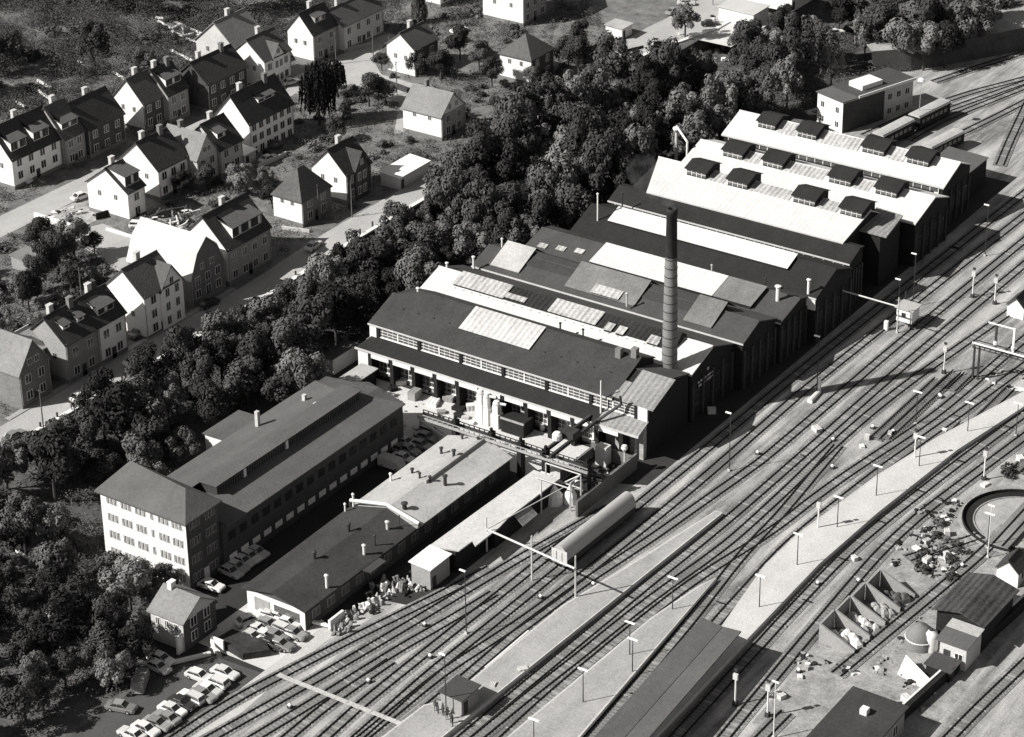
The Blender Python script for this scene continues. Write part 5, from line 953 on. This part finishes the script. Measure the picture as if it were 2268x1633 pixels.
mb.prism([(p.x-2.6,p.y-1.6),(p.x+3,p.y-2.6),(p.x+5.6,p.y+.2),(p.x+3.6,p.y+1.6),(p.x-2.2,p.y+1.4)],'z',0,1.1); mb.build('tarpaulin',coal,t)
p=G('e1',430,1060,0); t=T('low_wall','white low wall between the gatehouse and the parking row','wall',p); a,b=G('e1',210,1050),G('e1',545,970); mb=MB(); mb.tube(a+Vector((0,0,.4)),b+Vector((0,0,.4)),.35,n=4); mb.build('wall',paint,t)
p=G('d2',625,780); t=T('gate_wall','bright corner wall between forecourt and tracks','wall',p); mb=MB(); mb.tube(G('d2',475,745)+Vector((0,0,.6)),p+Vector((0,0,.6)),.3,n=4); mb.box(p.x-.2,p.x+.2,p.y-.2,p.y+3,0,1.6); mb.build('wall',paint,t)
for k_,a,b,h,m,nm,l in (('a2',(990,640),(1240,730),.9,leaf,'hedge','clipped dark hedge below the white house with the shed balcony'),('a3',(120,880),(470,600),1.2,leafd,'hedge','long dark hedge beside the top road'),('a3',(640,510),(830,390),1.,leafd,'hedge','dark hedge between the small white shed and the wood'),('b1',(840,400),(1180,500),.5,paint,'low_wall','white low wall along the lane below the timber pile'),('b1',(760,320),(860,290),1.3,black,'gate','dark sloping gate beside the narrow white house'),('b1',(60,1600),(240,1500),.6,grey,'low_wall','low grey wall beside the brick house at the left edge'),('a1',(2040,1330),(2260,1230),.9,cream,'low_wall','pale low wall below the three storey house'),('a2',(720,420),(960,360),1.,grey,'low_wall','round cornered garden wall under the long pale terrace'),('b2',(240,390),(460,420),.6,cream,'low_wall','pale plinth wall before the pyramid roofed villa'),('a3',(950,420),(1110,380),.6,black,'low_wall','short dark wall at the top road edge')):
    p,q=GT(k_,*a),GT(k_,*b); t=T(nm,l,nm.replace('_',' ').split()[-1],p); mb=MB(); d=(q-p).normalized(); n_=Vector((d.y,-d.x,0))*(.15 if m not in(leaf,leafd) else .5)
    v=[p-n_,p+n_,q+n_,q-n_]; mb.add([x-Vector((0,0,.5)) for x in v]+[x+Vector((0,0,h)) for x in v],[(3,2,1,0),(4,5,6,7),(0,1,5,4),(1,2,6,5),(2,3,7,6),(3,0,4,7)]); mb.build('panel' if m not in(leaf,leafd) else 'foliage',m,t)
PO=T0('street_pole','pole','pole'); mb=MB(); mb.tube((0,0,-.5),(0,0,7.5),.12,.08,n=6); mb.build('pole',M('pole_wood',.12),PO); mb=MB(); mb.box(-.7,.7,-.05,.05,7,7.12); mb.build('cross_arm',steel,PO); PO=Proto(PO)
pl=[('a2',965,500),('a2',1095,545),('a2',670,510),('b2',795,300),('a1',600,1290),('b1',650,1000),('c1',345,560),('a3',1660,40),('a2',1150,750),('b2',535,330)]
pl.sort(key=lambda q:GT(*q).y)
for i,q in enumerate(pl): PO.put(tuple(GT(*q)),.4*i,'%s wooden street pole in the town, counted from the lower edge'%ordn(i),'street poles in the town')
# ---------------------------------------------------------------- people waiting by the platform hut
def person(loc,rz,label,arm):
    me=bpy.data.meshes.new('person'); V=[(0,0,.92),(0,0,1.15),(0,.0,1.4),(0,0,1.5),(0,.02,1.62),(0,.02,1.72),(.1,0,.88),(.12,.03,.48),(.12,0,.08),(.12,.14,.03),(-.1,0,.88),(-.12,-.03,.48),(-.12,-.05,.08),(-.12,.1,.03),(.2,0,1.38),(.26,.02,1.1),(.24,.1+arm,.86),(-.2,0,1.38),(-.26,.02,1.1),(-.24,.12,.86)]
    E_=[(0,1),(1,2),(2,3),(3,4),(4,5),(0,6),(6,7),(7,8),(8,9),(0,10),(10,11),(11,12),(12,13),(2,14),(14,15),(15,16),(2,17),(17,18),(18,19)]
    rad=[.15,.15,.16,.055,.1,.09,.1,.07,.05,.045,.1,.07,.05,.045,.07,.05,.035,.07,.05,.035]
    me.from_pydata(V,E_,[]); me.materials.append(cloth); o=bpy.data.objects.new('person',me); C.objects.link(o); o.location=loc; o.rotation_euler=(0,0,rz)
    md=o.modifiers.new('skin','SKIN'); 
    for i,r_ in enumerate(rad): me.skin_vertices[0].data[i].radius=(r_,r_*.85)
    me.skin_vertices[0].data[0].use_root=True
    s=o.modifiers.new('sub','SUBSURF'); s.levels=1; s.render_levels=1; tag(o,label,'person','people on the platform')
    mb=MB(); mb.lathe(0,.02,[(.02,1.84),(.09,1.8),(.11,1.72),(.1,1.66)],8); mb.build('hair',steel,o,org=(0,0,0))
pp=[('d2',1455,1420),('d2',1475,1440),('d2',1515,1455),('d2',1545,1490),('d2',1580,1520),('d2',1590,1545)]
for i,q in enumerate(pp):
    p=G(*q,.8); person((p.x,p.y,.76),rn2.uniform(0,6),'%s dark clothed person from the left, waiting by the platform hut'%ordn(i),.02*i)
# ---------------------------------------------------------------- trees
def crownmesh(seed,rx,rz,n,size,kind='round'):
    r=random.Random(seed); v=[];f=[]; blobs=[]
    if kind=='cone': blobs=[((r.uniform(-.1,.1)*rx,r.uniform(-.1,.1)*rx,rz*(2*t_)),rx*(1.05-t_)*.8) for t_ in [i/11 for i in range(11)]]
    else:
        for i in range(r.randint(13,17)):
            a=r.uniform(0,6.28); u=r.uniform(-.55,1); q=math.sqrt(max(0,1-u*u)); d=r.uniform(.55,.85); blobs.append(((math.cos(a)*q*rx*d,math.sin(a)*q*rx*d,rz+u*rz*.8),rx*r.uniform(.24,.42)))
        blobs.append(((0,0,rz),rx*.5))
    tot=sum(b[1]**2 for b in blobs)
    for (c,br) in blobs:
        for k in range(int(n*br*br/tot)):
            a=r.uniform(0,6.28); u=r.uniform(-.75,1); q=math.sqrt(1-u*u); nrm=Vector((math.cos(a)*q,math.sin(a)*q,u)); rr=br*r.uniform(.72,1.12); p=Vector(c)+Vector((nrm.x*rr,nrm.y*rr,nrm.z*rr*.9))
            nn=(nrm+Vector((r.uniform(-1,1),r.uniform(-1,1),r.uniform(-1,1)))*.38).normalized(); t1=nn.orthogonal().normalized(); t2=nn.cross(t1); an=r.uniform(0,6.28); t1,t2=t1*math.cos(an)+t2*math.sin(an),t2*math.cos(an)-t1*math.sin(an)
            s=size*r.uniform(.6,1.3); o=len(v); v+=[p-t1*s,p+t2*s*.6,p+t1*s,p-t2*s*.6]; f.append((o,o+1,o+2,o+3))
    me=bpy.data.meshes.new('crown'); me.from_pydata(v,[],f); return me
def trunkmesh(h,r0,seed):
    mb=MB(); r=random.Random(seed); mb.tube((0,0,-1.5),(0,0,h*.55),r0,r0*.6,n=7); mb.tube((0,0,h*.5),(r.uniform(-.3,.3),r.uniform(-.3,.3),h),r0*.6,r0*.25,n=6)
    for i in range(4): a=i*1.6+r.random(); mb.tube((0,0,h*(.42+.08*i)),(math.cos(a)*h*.3,math.sin(a)*h*.3,h*(.75+.06*i)),r0*.4,r0*.12,n=5)
    me=bpy.data.meshes.new('trunk'); me.from_pydata(mb.v,[],mb.f); me.materials.append(bark); return me
kinds=[]
for s in range(7):
    rx=1.; cm=crownmesh(s,1.,.95 if s<5 else 1.25,3400,.068); cm.materials.append([leafl,leaf,leafd,leafl,leaf,leafd,leaf][s]); kinds.append((cm,trunkmesh(1.4,.09,s)))
cone=crownmesh(50,.55,1.1,2200,.08,'cone'); cone.materials.append(leaf); kinds.append((cone,trunkmesh(1.8,.06,50)))
wr=random.Random(9); wv=[];wf=[]
for k in range(150):
    a=wr.uniform(0,6.28); q=math.sqrt(wr.random())*.95; px_,py_=math.cos(a)*q,math.sin(a)*q; top=2.3-.9*q*q+wr.uniform(-.15,.1); bot=wr.uniform(.1,1.1)*q+wr.uniform(0,.3)
    for j in range(30):
        z=top-(top-bot)*j/30; o=len(wv); t1=Vector((wr.uniform(-1,1),wr.uniform(-1,1),.2)).normalized()*.05; t2=Vector((wr.uniform(-.2,.2),wr.uniform(-.2,.2),-1))*.07; p=Vector((px_*(1+.12*j/30)+wr.uniform(-.03,.03),py_*(1+.12*j/30)+wr.uniform(-.03,.03),z)); wv+=[p-t1,p+t2,p+t1,p-t2]; wf.append((o,o+1,o+2,o+3))
wm_=bpy.data.meshes.new('crown'); wm_.from_pydata(wv,[],wf); wm_.materials.append(leafd); kinds.append((wm_,trunkmesh(2,.1,60)))
LM=[('parapet at the left edge',-257,236),('brick house on the street',-265,247),('grey dormered house',-265,257),('white dormer house',-265,265),('tall white street house',-265,278),('white mansard house',-266,291),('full width dormer house',-267,302),('pyramid roofed villa',-270,325),('timber gabled villa',-269,338),('long bright garage',-266,350),('garage house above the wood',-272,372),('office block',-228,226),('gatehouse',-209,214),('office wing roof',-228,245),('white annex',-233,256),('far end of the office wing',-228,272),('dark wood hut',-238,290),('first hall corner',-232,300),('second hall corner',-232,313),('third hall corner',-230,325),('fourth hall corner',-227,335),('fifth hall corner',-223,347),('sixth hall corner',-224,360),('capped exhaust stack',-226,378),('eighth hall corner',-222,386),('farthest hall corner',-222,402),('far office',-218,432),('embankment end',-220,465),('hipped house at the top',-277,407),('small white shed at the top',-274,439),('top yard',-256,455),('large warehouse',-258,478),('big three storey house',-304,348),('shop front house',-320,375),('arched dormer house',-320,392),('shed balcony house',-300,398),('weeping tree',-310,372),('plank shed',-300,281),('garden wall',-309,297),('narrow white house',-303,307),('hillside frames',-345,380),('white terrace',-332,310),('dark brick house',-331,328),('bright gable house',-331,342),('wide dark house',-329,360),('tall block at the top edge',-300,436),('bottom left corner',-225,190),('garden board',-255,215),('driveway',-203,200),('upper left corner',-400,350),('hillside above the terrace',-360,330),('hillside orchard',-370,370),('top left edge',-400,420),('pale roofed big house',-336,380),('far top road',-262,500),('tracks beyond the embankment',-215,500),('upper right wood',-235,520),('cobbled garden',-309,303),('timber pile',-284,303)]
SHM=[]
for s in range(7): cm=crownmesh(70+s,1.,.95,900,.12); cm.name='foliage'; cm.materials.append([leafl,leaf,leafd,leafl,leaf,leafd,leaf][s]); SHM.append(cm)
TREES=[]
def clear(x,y,m=0):
    for a,b,c,d in FOOT:
        if a-m<x<b+m and c-m<y<d+m: return False
    return True
def inpoly(x,y,P):
    c=False;j=len(P)-1
    for i in range(len(P)):
        if (P[i][1]>y)!=(P[j][1]>y) and x<(P[j][0]-P[i][0])*(y-P[i][1])/(P[j][1]-P[i][1])+P[i][0]: c=not c
        j=i
    return c
tr=random.Random(21)
def scatter(P,n,dmin,r0,r1,marg=1.2,kset=None,hs=(1,1.35)):
    xs=[p[0] for p in P];ys=[p[1] for p in P];k=0;tries=0
    while k<n and tries<n*60:
        tries+=1;x=tr.uniform(min(xs),max(xs));y=tr.uniform(min(ys),max(ys))
        if not inpoly(x,y,P) or not clear(x,y,marg): continue
        if any((x-a)**2+(y-b)**2<dmin*dmin for a,b,*_ in TREES): continue
        TREES.append((x,y,tr.uniform(r0,r1),tr.uniform(*hs),tr.choice(kset or range(7)))); k+=1
scatter([(-256.3,215),(-239,232),(-231,236),(-234,262),(-231,275),(-240,282),(-241,297),(-236,310),(-234,330),(-256.6,330)],78,3.7,2.4,4.6)
scatter([(-256.6,338),(-234,330),(-230,345),(-228,400),(-226,425),(-250,425),(-256,400),(-257,386)],62,4.2,3.4,5.,hs=(1.15,1.6))
scatter([(-230,462),(-213,470),(-203,492),(-214,520),(-236,520),(-240,480)],16,4.6,4.2,6.,hs=(1.,1.3))
scatter([(-256,428),(-226,425),(-222,458),(-212,475),(-222,500),(-240,560),(-256,560),(-259,470),(-249,470),(-249,446),(-262,446)],34,5,3,5,hs=(1.1,1.7))
scatter([(-256,185),(-209,185),(-210,205),(-213,221),(-232,222),(-256,216)],30,4.0,2.2,3.8)
scatter([(-208,178),(-201.5,200),(-204.5,207.5),(-212,212),(-222,200),(-216,175)],10,3.2,2.,3.)
scatter([(-296,244),(-279,250),(-276,262),(-276,284),(-300,288),(-314,280),(-314,250)],10,3.6,1.6,3.,)
scatter([(-420,300),(-338,300),(-336,370),(-345,420),(-420,440)],44,5.5,2.4,4.6)
scatter([(-316,376),(-306,362),(-296,360),(-283,350),(-281,362),(-296,378),(-306,380)],7,3.5,2.,3.2)
scatter([(-318,412),(-284,392),(-273,380),(-272,400),(-283,440),(-318,460),(-345,440)],16,4.5,2.,3.6)
scatter([(-296,310),(-280,310),(-279,345),(-296,358)],6,3.8,1.6,2.8)
scatter([(-271,440),(-285,440),(-320,500),(-275,520)],5,5,2.2,4)
for i,q in enumerate(TREES):
    if -257.2<q[0]<-234 and (q[1]<343 or q[1]>425) and q[1]<475:
        lim=((4.7+rnd.random()*1.6 if q[1]<425 else 6.)+(q[0]+(257.8 if q[1]<425 else 251))*.95-TZ(q[0],q[1]))/2.25/q[3]
        if q[2]>lim: TREES[i]=(q[0],q[1],max(1.,lim),q[3],q[4])
TREES=TREES[:261]
TREES=[q for q in TREES if not(-272<q[0]<-257.5 and q[1]>228) and not(-322<q[0]<-312 and q[1]<410)]
for k_,cx,cy,r_ in (('a4',1130,330,5.4),('a4',1230,220,5),('a4',1300,380,5),('a4',1400,250,5.4),('a4',1480,390,4.6),('a4',1560,260,5),('a4',1650,370,4.4),('a4',1330,110,5),('a4',1500,100,4.6),('a4',1720,190,4.4),('a4',1880,130,4),('a4',2060,60,4)):
    p=G(k_,cx,cy,5.); TREES.append((p.x,p.y,r_,1.1,[0,4,2,4][int(cx)%4]))
for (k_,cx,cy,r_,h_,kd) in [('a2',540,990,3.6,1.55,8),('a2',640,760,2.8,1.2,8),('a2',930,840,3.6,.9,1),('a2',1060,820,2.4,1,1),('a2',1030,560,1.8,1,2),('a2',1330,590,2.6,1.1,1),('a2',1500,640,2.8,1.1,2),('a2',1650,480,3.,1.2,2),('a2',1800,560,2.8,1.1,4),('a2',1900,690,3,1,2),('a3',230,700,2.2,1,1),('a3',620,420,2.6,1.3,1),('a2',650,1120,2.4,1,1),('b1',590,620,3.3,1.2,3),('b1',470,700,3.,1.1,1),('b1',330,560,2.6,1.1,2),('b1',750,600,2.,1,2),('b1',180,1000,2.5,1,3),('b1',560,850,2.2,1,2),('a1',1450,1540,2.4,.9,2),('a1',1640,1500,2.6,.9,2),('a1',1900,1560,2.4,1,0),('a1',2080,1480,2.,1,3),('b1',1900,60,2.4,1,3),('b1',2150,230,2.2,1,2),('a3',600,640,3.4,1.3,2),('a3',520,560,3,1.2,1)]:
    p=GT(k_,cx,cy); TREES.append((p.x,p.y,r_,h_,kd))
p=GT('a2',1390,150); TREES.append((p.x,p.y-3,4.2,1.4,7)); p=GT('a3',1440,300); TREES.append((p.x,p.y,3.2,1.2,3))
byl={}
for q in TREES:
    best=min(range(len(LM)),key=lambda i:(LM[i][1]-q[0])**2+(LM[i][2]-q[1])**2); byl.setdefault(best,[]).append(q)
for b,L_ in byl.items():
    L_.sort(key=lambda q:(LM[b][1]-q[0])**2+(LM[b][2]-q[1])**2)
    for i,(x,y,r_,h_,kd) in enumerate(L_):
        z=TZ(x,y); szw='small' if r_<2.5 else ('middling' if r_<3.4 else 'large'); knd={7:'conifer',8:'drooping willow'}.get(kd,'broadleaf tree')
        t=T('tree','%s %s, %s closest to the %s'%(szw,knd,ordn(i),LM[b][0]),'tree',(x,y,z),'trees of the wood and gardens',tr.uniform(0,6.28)); t['_o']=[0,0,0]
        cm,tm=kinds[kd]; s=r_
        c=bpy.data.objects.new('crown',cm); C.objects.link(c); c.parent=t; c.location=(0,0,r_*.28*h_); c.scale=(s,s*tr.uniform(.85,1.15),s*h_)
        k=bpy.data.objects.new('trunk',tm); C.objects.link(k); k.parent=t; k.scale=(s,s,s*h_)
SH=[]
def shrubs(P,n,dmin,r0,r1):
    xs=[p[0] for p in P];ys=[p[1] for p in P];k=0;tries=0
    while k<n and tries<n*40:
        tries+=1;x=tr.uniform(min(xs),max(xs));y=tr.uniform(min(ys),max(ys))
        if not inpoly(x,y,P) or not clear(x,y,.6) or -266<x<-257 or (-322.5<x<-311.5 and y<410) or any(inpoly(x,y,Q) for Q in KEEP): continue
        if any((x-a)**2+(y-b)**2<dmin*dmin for a,b,*_ in SH) or any((x-q[0])**2+(y-q[1])**2<(q[2]*.6)**2 for q in TREES): continue
        SH.append((x,y,tr.uniform(r0,r1),tr.choice((0,1,3,4,6)))); k+=1
KEEP=[[(-304.5,294.5),(-302,302),(-288,300.5),(-281.5,296.5),(-281.5,287),(-292,290.5)],[(-314,297.5),(-312.6,310),(-303.5,306.4),(-304.4,295)],[(-262,446),(-249,446),(-249,470),(-262,470)],[(-319,372),(-306,383),(-291,380),(-282,366),(-279,372),(-288,390),(-304,391),(-312,398),(-316,412),(-320,412)]]
shrubs([(-400,300),(-338,300),(-330,380),(-338,430),(-400,430)],80,3.2,1.,2.3)
shrubs([(-297,240),(-267,240),(-267,360),(-273,440),(-320,460),(-312,400),(-297,360)],95,2.6,.8,1.9)
shrubs([(-312,315),(-297,315),(-297,390),(-312,375)],22,2.6,.7,1.5)
shrubs([(-276,240),(-300,240),(-316,280),(-314,296),(-304,294),(-285,290),(-276,280)],40,2.6,.9,2.2)
shrubs([(-130,290),(-126.5,284),(-120,286),(-121,296),(-127.5,298),(-129,310)],16,1.5,.5,1.3)
shrubs([(-129,312),(-122,318),(-112,320),(-112,345),(-126,345)],12,1.8,.6,1.5)
shrubs([(-256,190),(-214,190),(-214,221),(-231,223),(-256,222)],50,2.4,.9,2.)
bys={}
for q in SH:
    best=min(range(len(LM)),key=lambda i:(LM[i][1]-q[0])**2+(LM[i][2]-q[1])**2); bys.setdefault(best,[]).append(q)
for b,L_ in bys.items():
    L_.sort(key=lambda q:(LM[b][1]-q[0])**2+(LM[b][2]-q[1])**2)
    for i,(x,y,r_,kd) in enumerate(L_):
        t=T('shrub','%s leafy shrub, %s closest to the %s'%('low' if r_<1.3 else 'rounded',ordn(i),LM[b][0]),'shrub',(x,y,TZ(x,y)),'shrubs of the gardens',tr.uniform(0,6.28)); t['_o']=[0,0,0]
        c=bpy.data.objects.new('foliage',SHM[kd]); C.objects.link(c); c.parent=t; c.location=(0,0,-.75*r_); c.scale=(r_,r_*tr.uniform(.8,1.2),r_*tr.uniform(.8,1.1))
        k=bpy.data.objects.new('stem',kinds[0][1]); C.objects.link(k); k.parent=t; k.scale=(r_*.5,r_*.5,r_*.4)
# undergrowth: uncountable ground cover and bushes
import numpy as np
ng=np.random.default_rng(5)
def cover(name,regions,label,m,size):
    V=[]
    for P,dens,r0,r1,lpa in regions:
        xs=[p[0] for p in P];ys=[p[1] for p in P]; n=int((max(xs)-min(xs))*(max(ys)-min(ys))*dens)
        for _ in range(n):
            x=tr.uniform(min(xs),max(xs)); y=tr.uniform(min(ys),max(ys))
            if not inpoly(x,y,P) or not clear(x,y,-.3): continue
            if -265.8<x<-257.2 or (-322<x<-312.5 and y<405): continue
            if any(inpoly(x,y,Q) for Q in KEEP): continue
            nz=noise.noise(Vector((x*.09,y*.09,1.)))
            if nz<-.18 and tr.random()<.75: continue
            r_=tr.uniform(r0,r1)*(1+.6*max(0,nz)); z0=TZ(x,y)-.1; k=int(lpa*r_*r_/(size*size)*.55); hz=tr.uniform(.6,1.15)
            g=ng.normal(size=(k,3)); g/=np.linalg.norm(g,axis=1)[:,None]; g[:,2]=np.abs(g[:,2])
            rad=r_*ng.uniform(.7,1.12,(k,1)); c=g*rad; c[:,2]*=hz; c+=np.array([x,y,z0])
            nn=g+ng.normal(size=(k,3))*.28; t1=np.cross(nn,ng.normal(size=(k,3))); t1/=np.linalg.norm(t1,axis=1)[:,None]; t2=np.cross(nn,t1); t2/=np.linalg.norm(t2,axis=1)[:,None]
            sz=size*ng.uniform(.6,1.3,(k,1)); V.append(np.stack([c-t1*sz,c+t2*sz*.65,c+t1*sz,c-t2*sz*.65],1).reshape(-1,3))
    V=np.concatenate(V); n=len(V)//4
    me=bpy.data.meshes.new(name); me.vertices.add(len(V)); me.vertices.foreach_set('co',V.astype(np.float32).ravel()); me.loops.add(n*4); me.loops.foreach_set('vertex_index',np.arange(n*4,dtype=np.int32)); me.polygons.add(n); me.polygons.foreach_set('loop_start',np.arange(0,n*4,4,dtype=np.int32)); me.update(calc_edges=True)
    me.materials.append(m); o=bpy.data.objects.new(name,me); C.objects.link(o); o['kind']='stuff'; o['label']=label; o['category']='undergrowth'; print(name,n)
KEEP=[[(-304.5,294.5),(-302,302),(-288,300.5),(-281.5,296.5),(-281.5,287),(-292,290.5)],[(-314,297.5),(-312.6,310),(-303.5,306.4),(-304.4,295)],[(-262,446),(-249,446),(-249,470),(-262,470)],[(-319,372),(-306,383),(-291,380),(-282,366),(-279,372),(-288,390),(-304,391),(-312,398),(-316,412),(-320,412)]]
W1=[(-256.4,180),(-208,180),(-204,207),(-214,221),(-229,222),(-231,236),(-236,262),(-231,276),(-240,282),(-241,297),(-234,310),(-232,330),(-228,345),(-226,400),(-226,425),(-222,458),(-210,480),(-240,560),(-256,560),(-264,430),(-257,386),(-256.4,330)]
cover('undergrowth',[(W1,.5,.9,1.9,1.)],'dense scrub under the trees of the wooded slope',leaf,.16)
cover('hillside_thicket',[([(-400,300),(-337,300),(-331,380),(-338,430),(-400,430)],.2,1.4,3.6,1.),([(-340,430),(-318,412),(-285,445),(-300,470),(-340,470)],.15,1,2.4,1.),([(-256,195),(-222,195),(-216,221),(-256,222)],.25,.7,1.8,1.)],'soft thicket covering the hillside gardens',leaf,.15)
cover('bushes',[([(-430,290),(-322,290),(-320,380),(-322,430),(-430,450)],.3,.6,1.9,.8),([(-297,240),(-266,240),(-266,360),(-273,440),(-320,460),(-312,400),(-297,360)],.6,.35,1.3,.9),([(-312,315),(-297,315),(-297,390),(-312,375)],.5,.35,1.1,.9),([(-276,240),(-300,240),(-316,280),(-314,296),(-304,294),(-285,290),(-276,280)],.7,.4,1.5,.9)],'rough bushes and garden growth between and behind the houses',leaf,.15)
t=T('yard_wall','low pale wall closing the hall yard beside the end of the long wing','wall',(-208,277,0)); mb=MB(); mb.prism([(-213,280.4),(-203,276.6),(-203,277.1),(-213,280.9)],'z',0,1.5); mb.build('wall',cream,t)
# rubble
def rubble(name,regions,label,mats,smax):
    mb=MB()
    for P,n in regions:
        xs=[p[0] for p in P];ys=[p[1] for p in P]
        for _ in range(n):
            x=tr.uniform(min(xs),max(xs)); y=tr.uniform(min(ys),max(ys))
            if not inpoly(x,y,P) or noise.noise(Vector((x*.3,y*.3,2)))<-.05 or not clear(x,y,0): continue
            z=TZ(x,y) if x<-200 else 0; a=tr.uniform(0,6.28); r_=tr.uniform(.15,1)**2*smax+.12; mb.m=tr.randrange(len(mats)); k=tr.choice((3,4,5,6))
            mb.prism([(x+r_*tr.uniform(.6,1.3)*math.cos(a+6.283*i/k),y+r_*tr.uniform(.5,1.2)*math.sin(a+6.283*i/k)) for i in range(k)],'z',z,z+.1+tr.random()*r_*.8)
    o=mb.build(name,mats); o['kind']='stuff'; o['label']=label; o['category']='rubble'
rubble('rubble',[([(-130,255),(-118,258),(-121,290),(-124,300),(-130,310),(-134,300),(-128.5,280)],3000),([(-118,318),(-112,318),(-118,345),(-124,345)],800),([(-116,255),(-110,252),(-110,262),(-116,262)],110),([(-139,335),(-130,338),(-136,350),(-144,350)],90)],'loose rubble and scrap strewn in the yard around the bays and turntable',[paint,grey,black,black,scrap,coal],.42)
rubble('yard_debris',[([(-263,445),(-248,445),(-248,468),(-262,468)],260),([(-230,277.5),(-205,277.5),(-205,289),(-231,289)],150),([(-314,297.5),(-312.6,310),(-303.5,306.4),(-304.4,295)],200),([(-186,287.6),(-176.5,287.6),(-176.5,279),(-184.5,279)],60)],'small debris and stored goods scattered over the bright yards',[paint,cream,grey,black],.6)
# smoke
p0=Vector((-180.3,305.2,38.3)); mb=MB(); pts=[(0,0,0,.6),(-1.6,.9,.5,1.),(-4,2.2,1.,1.8),(-7.5,4.5,1.8,2.8),(-10,6.5,2.2,2.9)]
n=14
for i,(a,b,c,r_) in enumerate(pts):
    d=Vector((-.8,.55,.2)).normalized(); u=d.orthogonal().normalized(); w_=d.cross(u)
    for j in range(n): t_=2*math.pi*j/n; mb.v.append(tuple(p0+Vector((a,b,c))+(u*math.cos(t_)+w_*math.sin(t_))*r_))
for i in range(len(pts)-1):
    for j in range(n): mb.f.append((i*n+j,i*n+(j+1)%n,(i+1)*n+(j+1)%n,(i+1)*n+j)); mb.mi.append(0)
mb.f+=[tuple(range(n))[::-1],tuple(range((len(pts)-1)*n,len(pts)*n))]; mb.mi+=[0,0]
sm_=bpy.data.materials.new('smoke'); sm_.use_nodes=True; nn_=sm_.node_tree; nn_.nodes.remove(nn_.nodes['Principled BSDF']); pv=nn_.nodes.new('ShaderNodeVolumePrincipled'); pv.inputs['Color'].default_value=(.8,.8,.8,1)
tn=nn_.nodes.new('ShaderNodeTexNoise'); tn.inputs['Scale'].default_value=.35; tn.inputs['Detail'].default_value=4; tcn=nn_.nodes.new('ShaderNodeNewGeometry'); nn_.links.new(tcn.outputs['Position'],tn.inputs['Vector']); mr=nn_.nodes.new('ShaderNodeMapRange'); mr.inputs[1].default_value=.46; mr.inputs[2].default_value=.75; mr.inputs[3].default_value=0; mr.inputs[4].default_value=.05
nn_.links.new(tn.outputs[0],mr.inputs[0]); nn_.links.new(mr.outputs[0],pv.inputs['Density']); nn_.links.new(pv.outputs[0],nn_.nodes['Material Output'].inputs['Volume'])
o=mb.build('smoke',sm_); o['kind']='stuff'; o['label']='thin pale smoke drifting left from the smokestack'; o['category']='smoke'
for o in list(bpy.data.objects):
    if '_o' in o: del o['_o']
    if 'r' in o: del o['r']
